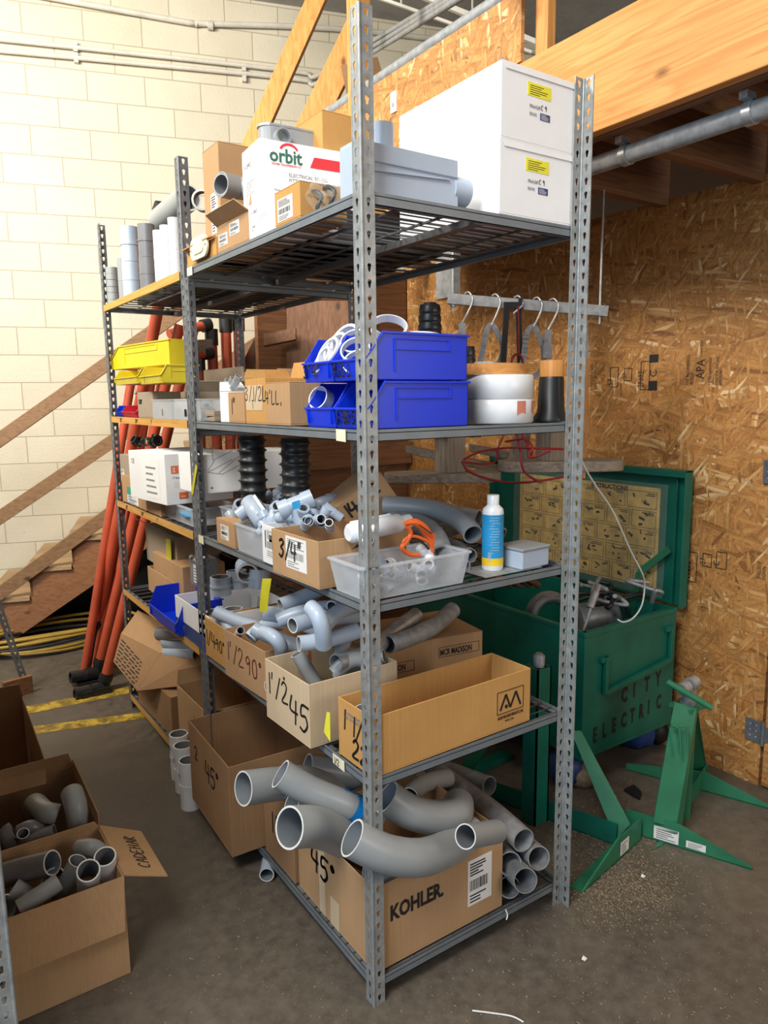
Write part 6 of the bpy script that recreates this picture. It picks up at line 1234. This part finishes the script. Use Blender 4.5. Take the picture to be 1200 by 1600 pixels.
g = G(); g.tube(spline([at(738, 1579, z=.003), at(770, 1583, z=.004), at(800, 1588, z=.003), at(818, 1597, z=.003)], 6), .0022, 8); single('wire_scrap', g, 'whitew', 'short white wire scrap on the floor at the bottom of the picture', 'wire')
g = G(); g.tube(spline([at(790, 1421, y=-.004), at(793, 1430, y=-.01), at(791, 1437, y=-.012)], 4), .002, 8); single('wire_tie', g, 'whitew', 'small white wire tie hooked on the bottom shelf edge', 'wire')
for k, (u, v) in enumerate(((914, 1502), (1006, 1372))): g = G(); p = at(u, v, z=.003); g.prism([p, p+Vector((.012, .002, 0)), p+Vector((.009, .014, .003)), p+Vector((-.003, .01, 0))], (0, 0, .002)); single('paper_scrap', g, 'paper', ('torn white paper scrap alone on the floor right of centre', 'white chip on the sawdust beside the near jack foot')[k], 'paper scrap')
# ================================================================ behind the shelving, on the strand board wall
# hanging bar
yb = .62
A = at(697, 466, x=1.25); B = at(886, 482, x=1.25); yA = .88
A = Vector((.80, 1.02, 0)); A = at(700, 467, y=.95); B = at(889, 482, y=.62)
T = thing('strut_channel', 'horizontal grey strut bar hanging behind the second shelf with hooks on it', 'strut bar', A); d = (B-A).normalized(); g = G(); g.bar(A, B+d*.15, .04, .04); part('bar', g, 'steel', T, True)
for uu in (706, ): p = A+d*.02; g = G(); g.tube([Vector((p.x, p.y, 2.39)), p-Vector((0, 0, .05))], .0045, 10); g.lathe([(.012, -.03), (.012, -.02)], p, (0, 0, 1), 8); part('threaded_rod', g, 'galv', T, True)
p = B+d*.12; g = G(); g.tube([Vector((p.x, p.y, 2.39)), p-Vector((0, 0, .05))], .0045, 10); part('threaded_rod', g, 'galv', T, True)
g = G(); q0 = at(814, 464, y=.72); P = A+d*((q0-A).dot(d)); g.bar(P-d*.008, P+d*.008, .048, .048); part('tape_wrap', g, 'rubber', T, True)
def hook_at(u, v1, v2): 
    q = at(u, (v1+v2)/2, y=.75); s = (q-A).dot(d); p = A+d*s; return p
def strap(u, vt, vh, vb, du, kind, lab, m='galv'):
    p = hook_at(u, vt, vb); dep = (p-CAM).dot(FW); T = thing('cable_grip', lab, 'cable grip', p); g = G(); a = at(u, vt, dep=dep); h = at(u+du*.2, vh, dep=dep-.02)
    g.tube(spline([p+Vector((0, .02, .03)), p+Vector((0, -.005, .032)), p+Vector((0, -.03, .0)), h.lerp(p, .5)+Vector((0, -.02, 0)), h], 5), .004, 8); part('hook', g, 'galv', T, True)
    g = G(); b = at(u+du, vb, dep=dep-.02)
    if kind == 'U':
        l = at(u-20, vb, dep=dep-.02); r_ = at(u+du+14, vb-20, dep=dep-.02); tp = h
        P1 = spline([l, at(u-14, (vb+vh)/2+8, dep=dep-.02), at(u-8, vh+10, dep=dep-.02), tp, at(u+8, vh+10, dep=dep-.02), at(u+18, (vb+vh)/2, dep=dep-.02), at(u+14, vb-12, dep=dep-.02), at(u, vb, dep=dep-.02)], 6)
        for q, r in zip(P1[:-1], P1[1:]): g.bar(q, r+(r-q)*.2, .022, .006, up=FW)
    elif kind == 'blade': g.bar(h, b, .028, .006, up=FW); g.bar(h.lerp(b, .55), b, .036, .010, up=FW)
    elif kind == 'black':
        for s in (-1, 1): g.bar(at(u-2+s*9, vt+12, dep=dep-.02), at(u+du+s*14, vb, dep=dep-.02), .022, .008, up=FW)
        g.bar(at(u-16, vt+14, dep=dep-.02), at(u+14, vt+14, dep=dep-.02), .03, .008, up=FW)
    part('strap', g, m, T, True)
strap(722, 462, 505, 560, 0, 'blade', 'narrow bright cable grip hanging leftmost on the strut bar')
strap(768, 462, 508, 575, 0, 'U', 'looped grey strap hanging second on the strut bar')
strap(803, 464, 490, 590, -4, 'black', 'black double strap hanging in the middle of the strut bar', 'rubber')
strap(832, 468, 510, 590, 10, 'U', 'ribbed grey looped strap hanging fourth on the strut bar', 'steel')
strap(857, 478, 515, 560, -2, 'blade', 'small hook and plate hanging rightmost on the strut bar', 'steel')
p = hook_at(692, 430, 460); g = G(); c = at(700, 448, dep=(A-CAM).dot(FW)+.15); g.box(c.x-.02, c.y-.06, c.z-.05, c.x+.02, c.y+.06, 2.391); single('conduit_box', g, 'steel', 'grey metal box hanging above the left end of the strut bar', 'box', bev=.003)
# cable drums of weathered wood: rounded boards on posts
def drum(lab, u0, u1, v, dep, thick, postu=None, vt=None, m='oldx', tilt=0, pw=.085):
    a = at(u0, v, dep=dep); b = at(u1, v, dep=dep); c = (a+b)/2; L = (b-a).length/2; T = thing('wooden_seat', lab, 'wooden float', (c.x, c.y, c.z)); e = (b-a).normalized(); e.z = 0; e.normalize(); s = Vector((-e.y, e.x, 0))
    n = 28; W2 = .085; pts = [e*(L*math.copysign(abs(math.cos(q))**.7, math.cos(q)))+s*(W2*math.copysign(abs(math.sin(q))**.7, math.sin(q))) for q in [2*PI*k/n for k in range(n)]]
    Rm = Matrix.Rotation(tilt, 3, s); g = G(); g.prism([Rm @ p for p in pts], (0, 0, thick)); part('board', g, m, T, bev=.004)
    if postu is not None:
        pb = at(postu, v, dep=dep)-c; g = G(); zt = at(postu, vt, dep=dep).z-c.z; g.box(pb.x-pw/2, pb.y-.04, thick, pb.x+pw/2, pb.y+.04, max(zt, thick+.05)); part('post', g, 'oldz', T, bev=.003)
    return T
drum('oval weathered board with an upright post, lowest left below the second shelf', 600, 782, 752, 2.75, .035, 703, 682)
drum('rounded weathered board tilted behind the upright post', 632, 780, 722, 3.0, .03, tilt=.22)
drum('long oval weathered board sticking out right of the right post', 778, 972, 735, 2.75, .04, 862, 672, pw=.10)
drum('pale weathered board crossing behind the red cord', 732, 830, 714, 3.05, .03, tilt=.2)
a = at(897, 770, x=1.86); b = at(912, 560, x=1.86); g = G(); a = at(905, 715, dep=3.0); b = at(910, 562, dep=3.0); g.bar(at(903, 748, dep=3.0), b, .05, .05, up=FW); single('board_offcut', g, 'firz', 'reddish upright board standing just right of the right post', 'board', bev=.003)
a = at(898, 620, dep=3.02); g = G(); b = at(914, 516, dep=3.1); g.bar(at(912, 565, dep=3.0), at(912, 512, dep=3.0), .03, .03, up=FW); single('threaded_stub', g, 'steel', 'grey ribbed metal stub above the reddish upright board', 'metal stub')
a = at(800, 720, dep=3.0); g = G(); g.prism([at(790, 735, dep=2.85), at(822, 735, dep=2.85), at(830, 676, dep=2.85), at(808, 676, dep=2.85)], FW*.06); single('board_offcut', g, 'oldz', 'slanting weathered block left of the wide upright block below the second shelf', 'board', bev=.003)
# red wire rack
g = G(); dp = 2.6
for pts in (((725, 718), (750, 706), (790, 700), (830, 700), (880, 702)), ((722, 720), (735, 738), (780, 752), (830, 753), (882, 745)), ((788, 678), (778, 700), (776, 718), (760, 725), (722, 722)), ((806, 672), (812, 700), (818, 735), (840, 752)), ((812, 672), (826, 700), (830, 715), (860, 704)), ((790, 690), (820, 686), (832, 700), (828, 716))):
    g.tube(spline([at(u, v, dep=dp+.1*math.sin(u*.05)) for u, v in pts], 6), .0042, 8)
g.tube([at(806, 672, dep=dp), at(812, 590, dep=dp+.1)], .004, 8)
single('wire_rack', g, 'redw', 'bent red wire rack hanging below the second shelf near the right post', 'wire rack')
g = G(); c = at(808, 568, dep=2.75); P = [c+Vector((.03*math.cos(q), 0, .035*math.sin(q))) for q in [2*PI*k/14 for k in range(15)]]; g.tube(P, .005, 8); g.tube([P[3], P[3]+Vector((0, 0, .12)), hook_at(806, 466, 540)], .003, 8); single('red_loop', g, 'redw', 'red wire loop above the stacked white caps', 'wire loop')
# white cord on the right post
T = thing('white_cord', 'white cord looping from the right post down into the green box', 'cord', at(905, 712, dep=2.15)); g = G()
pts = [(893, 690, 2.14), (899, 692, 2.13), (903, 700, 2.14), (906, 712, 2.16), (915, 733, 2.2), (930, 758, 2.28), (958, 800, 2.4), (985, 860, 2.55), (1003, 895, 2.65), (1007, 915, 2.72), (1003, 945, 2.75), (990, 965, 2.76), (975, 972, 2.78), (965, 968, 2.80)]
g.tube(spline([at(u, v, dep=dd) for u, v, dd in pts], 5), .0032, 8); part('cord', g, 'whitew', T, True)
# black cartons added to make the underside of the top shelf dark
z = HS[0]+.001
for k, (x, y, w, d_, h_, lab) in enumerate(((.15, .52, .5, .28, .10, 'low black carton added to darken the shelf underside behind the white cartons'), (.24, .83, .44, .30, .13, 'flat black carton added to darken the shelf underside near the second post'), (.14, 1.45, .5, .35, .1, 'black carton added to darken the underside of the far top shelf'), (.14, 1.85, .5, .4, .1, 'farthest black carton added to darken the underside of the top shelf'))):
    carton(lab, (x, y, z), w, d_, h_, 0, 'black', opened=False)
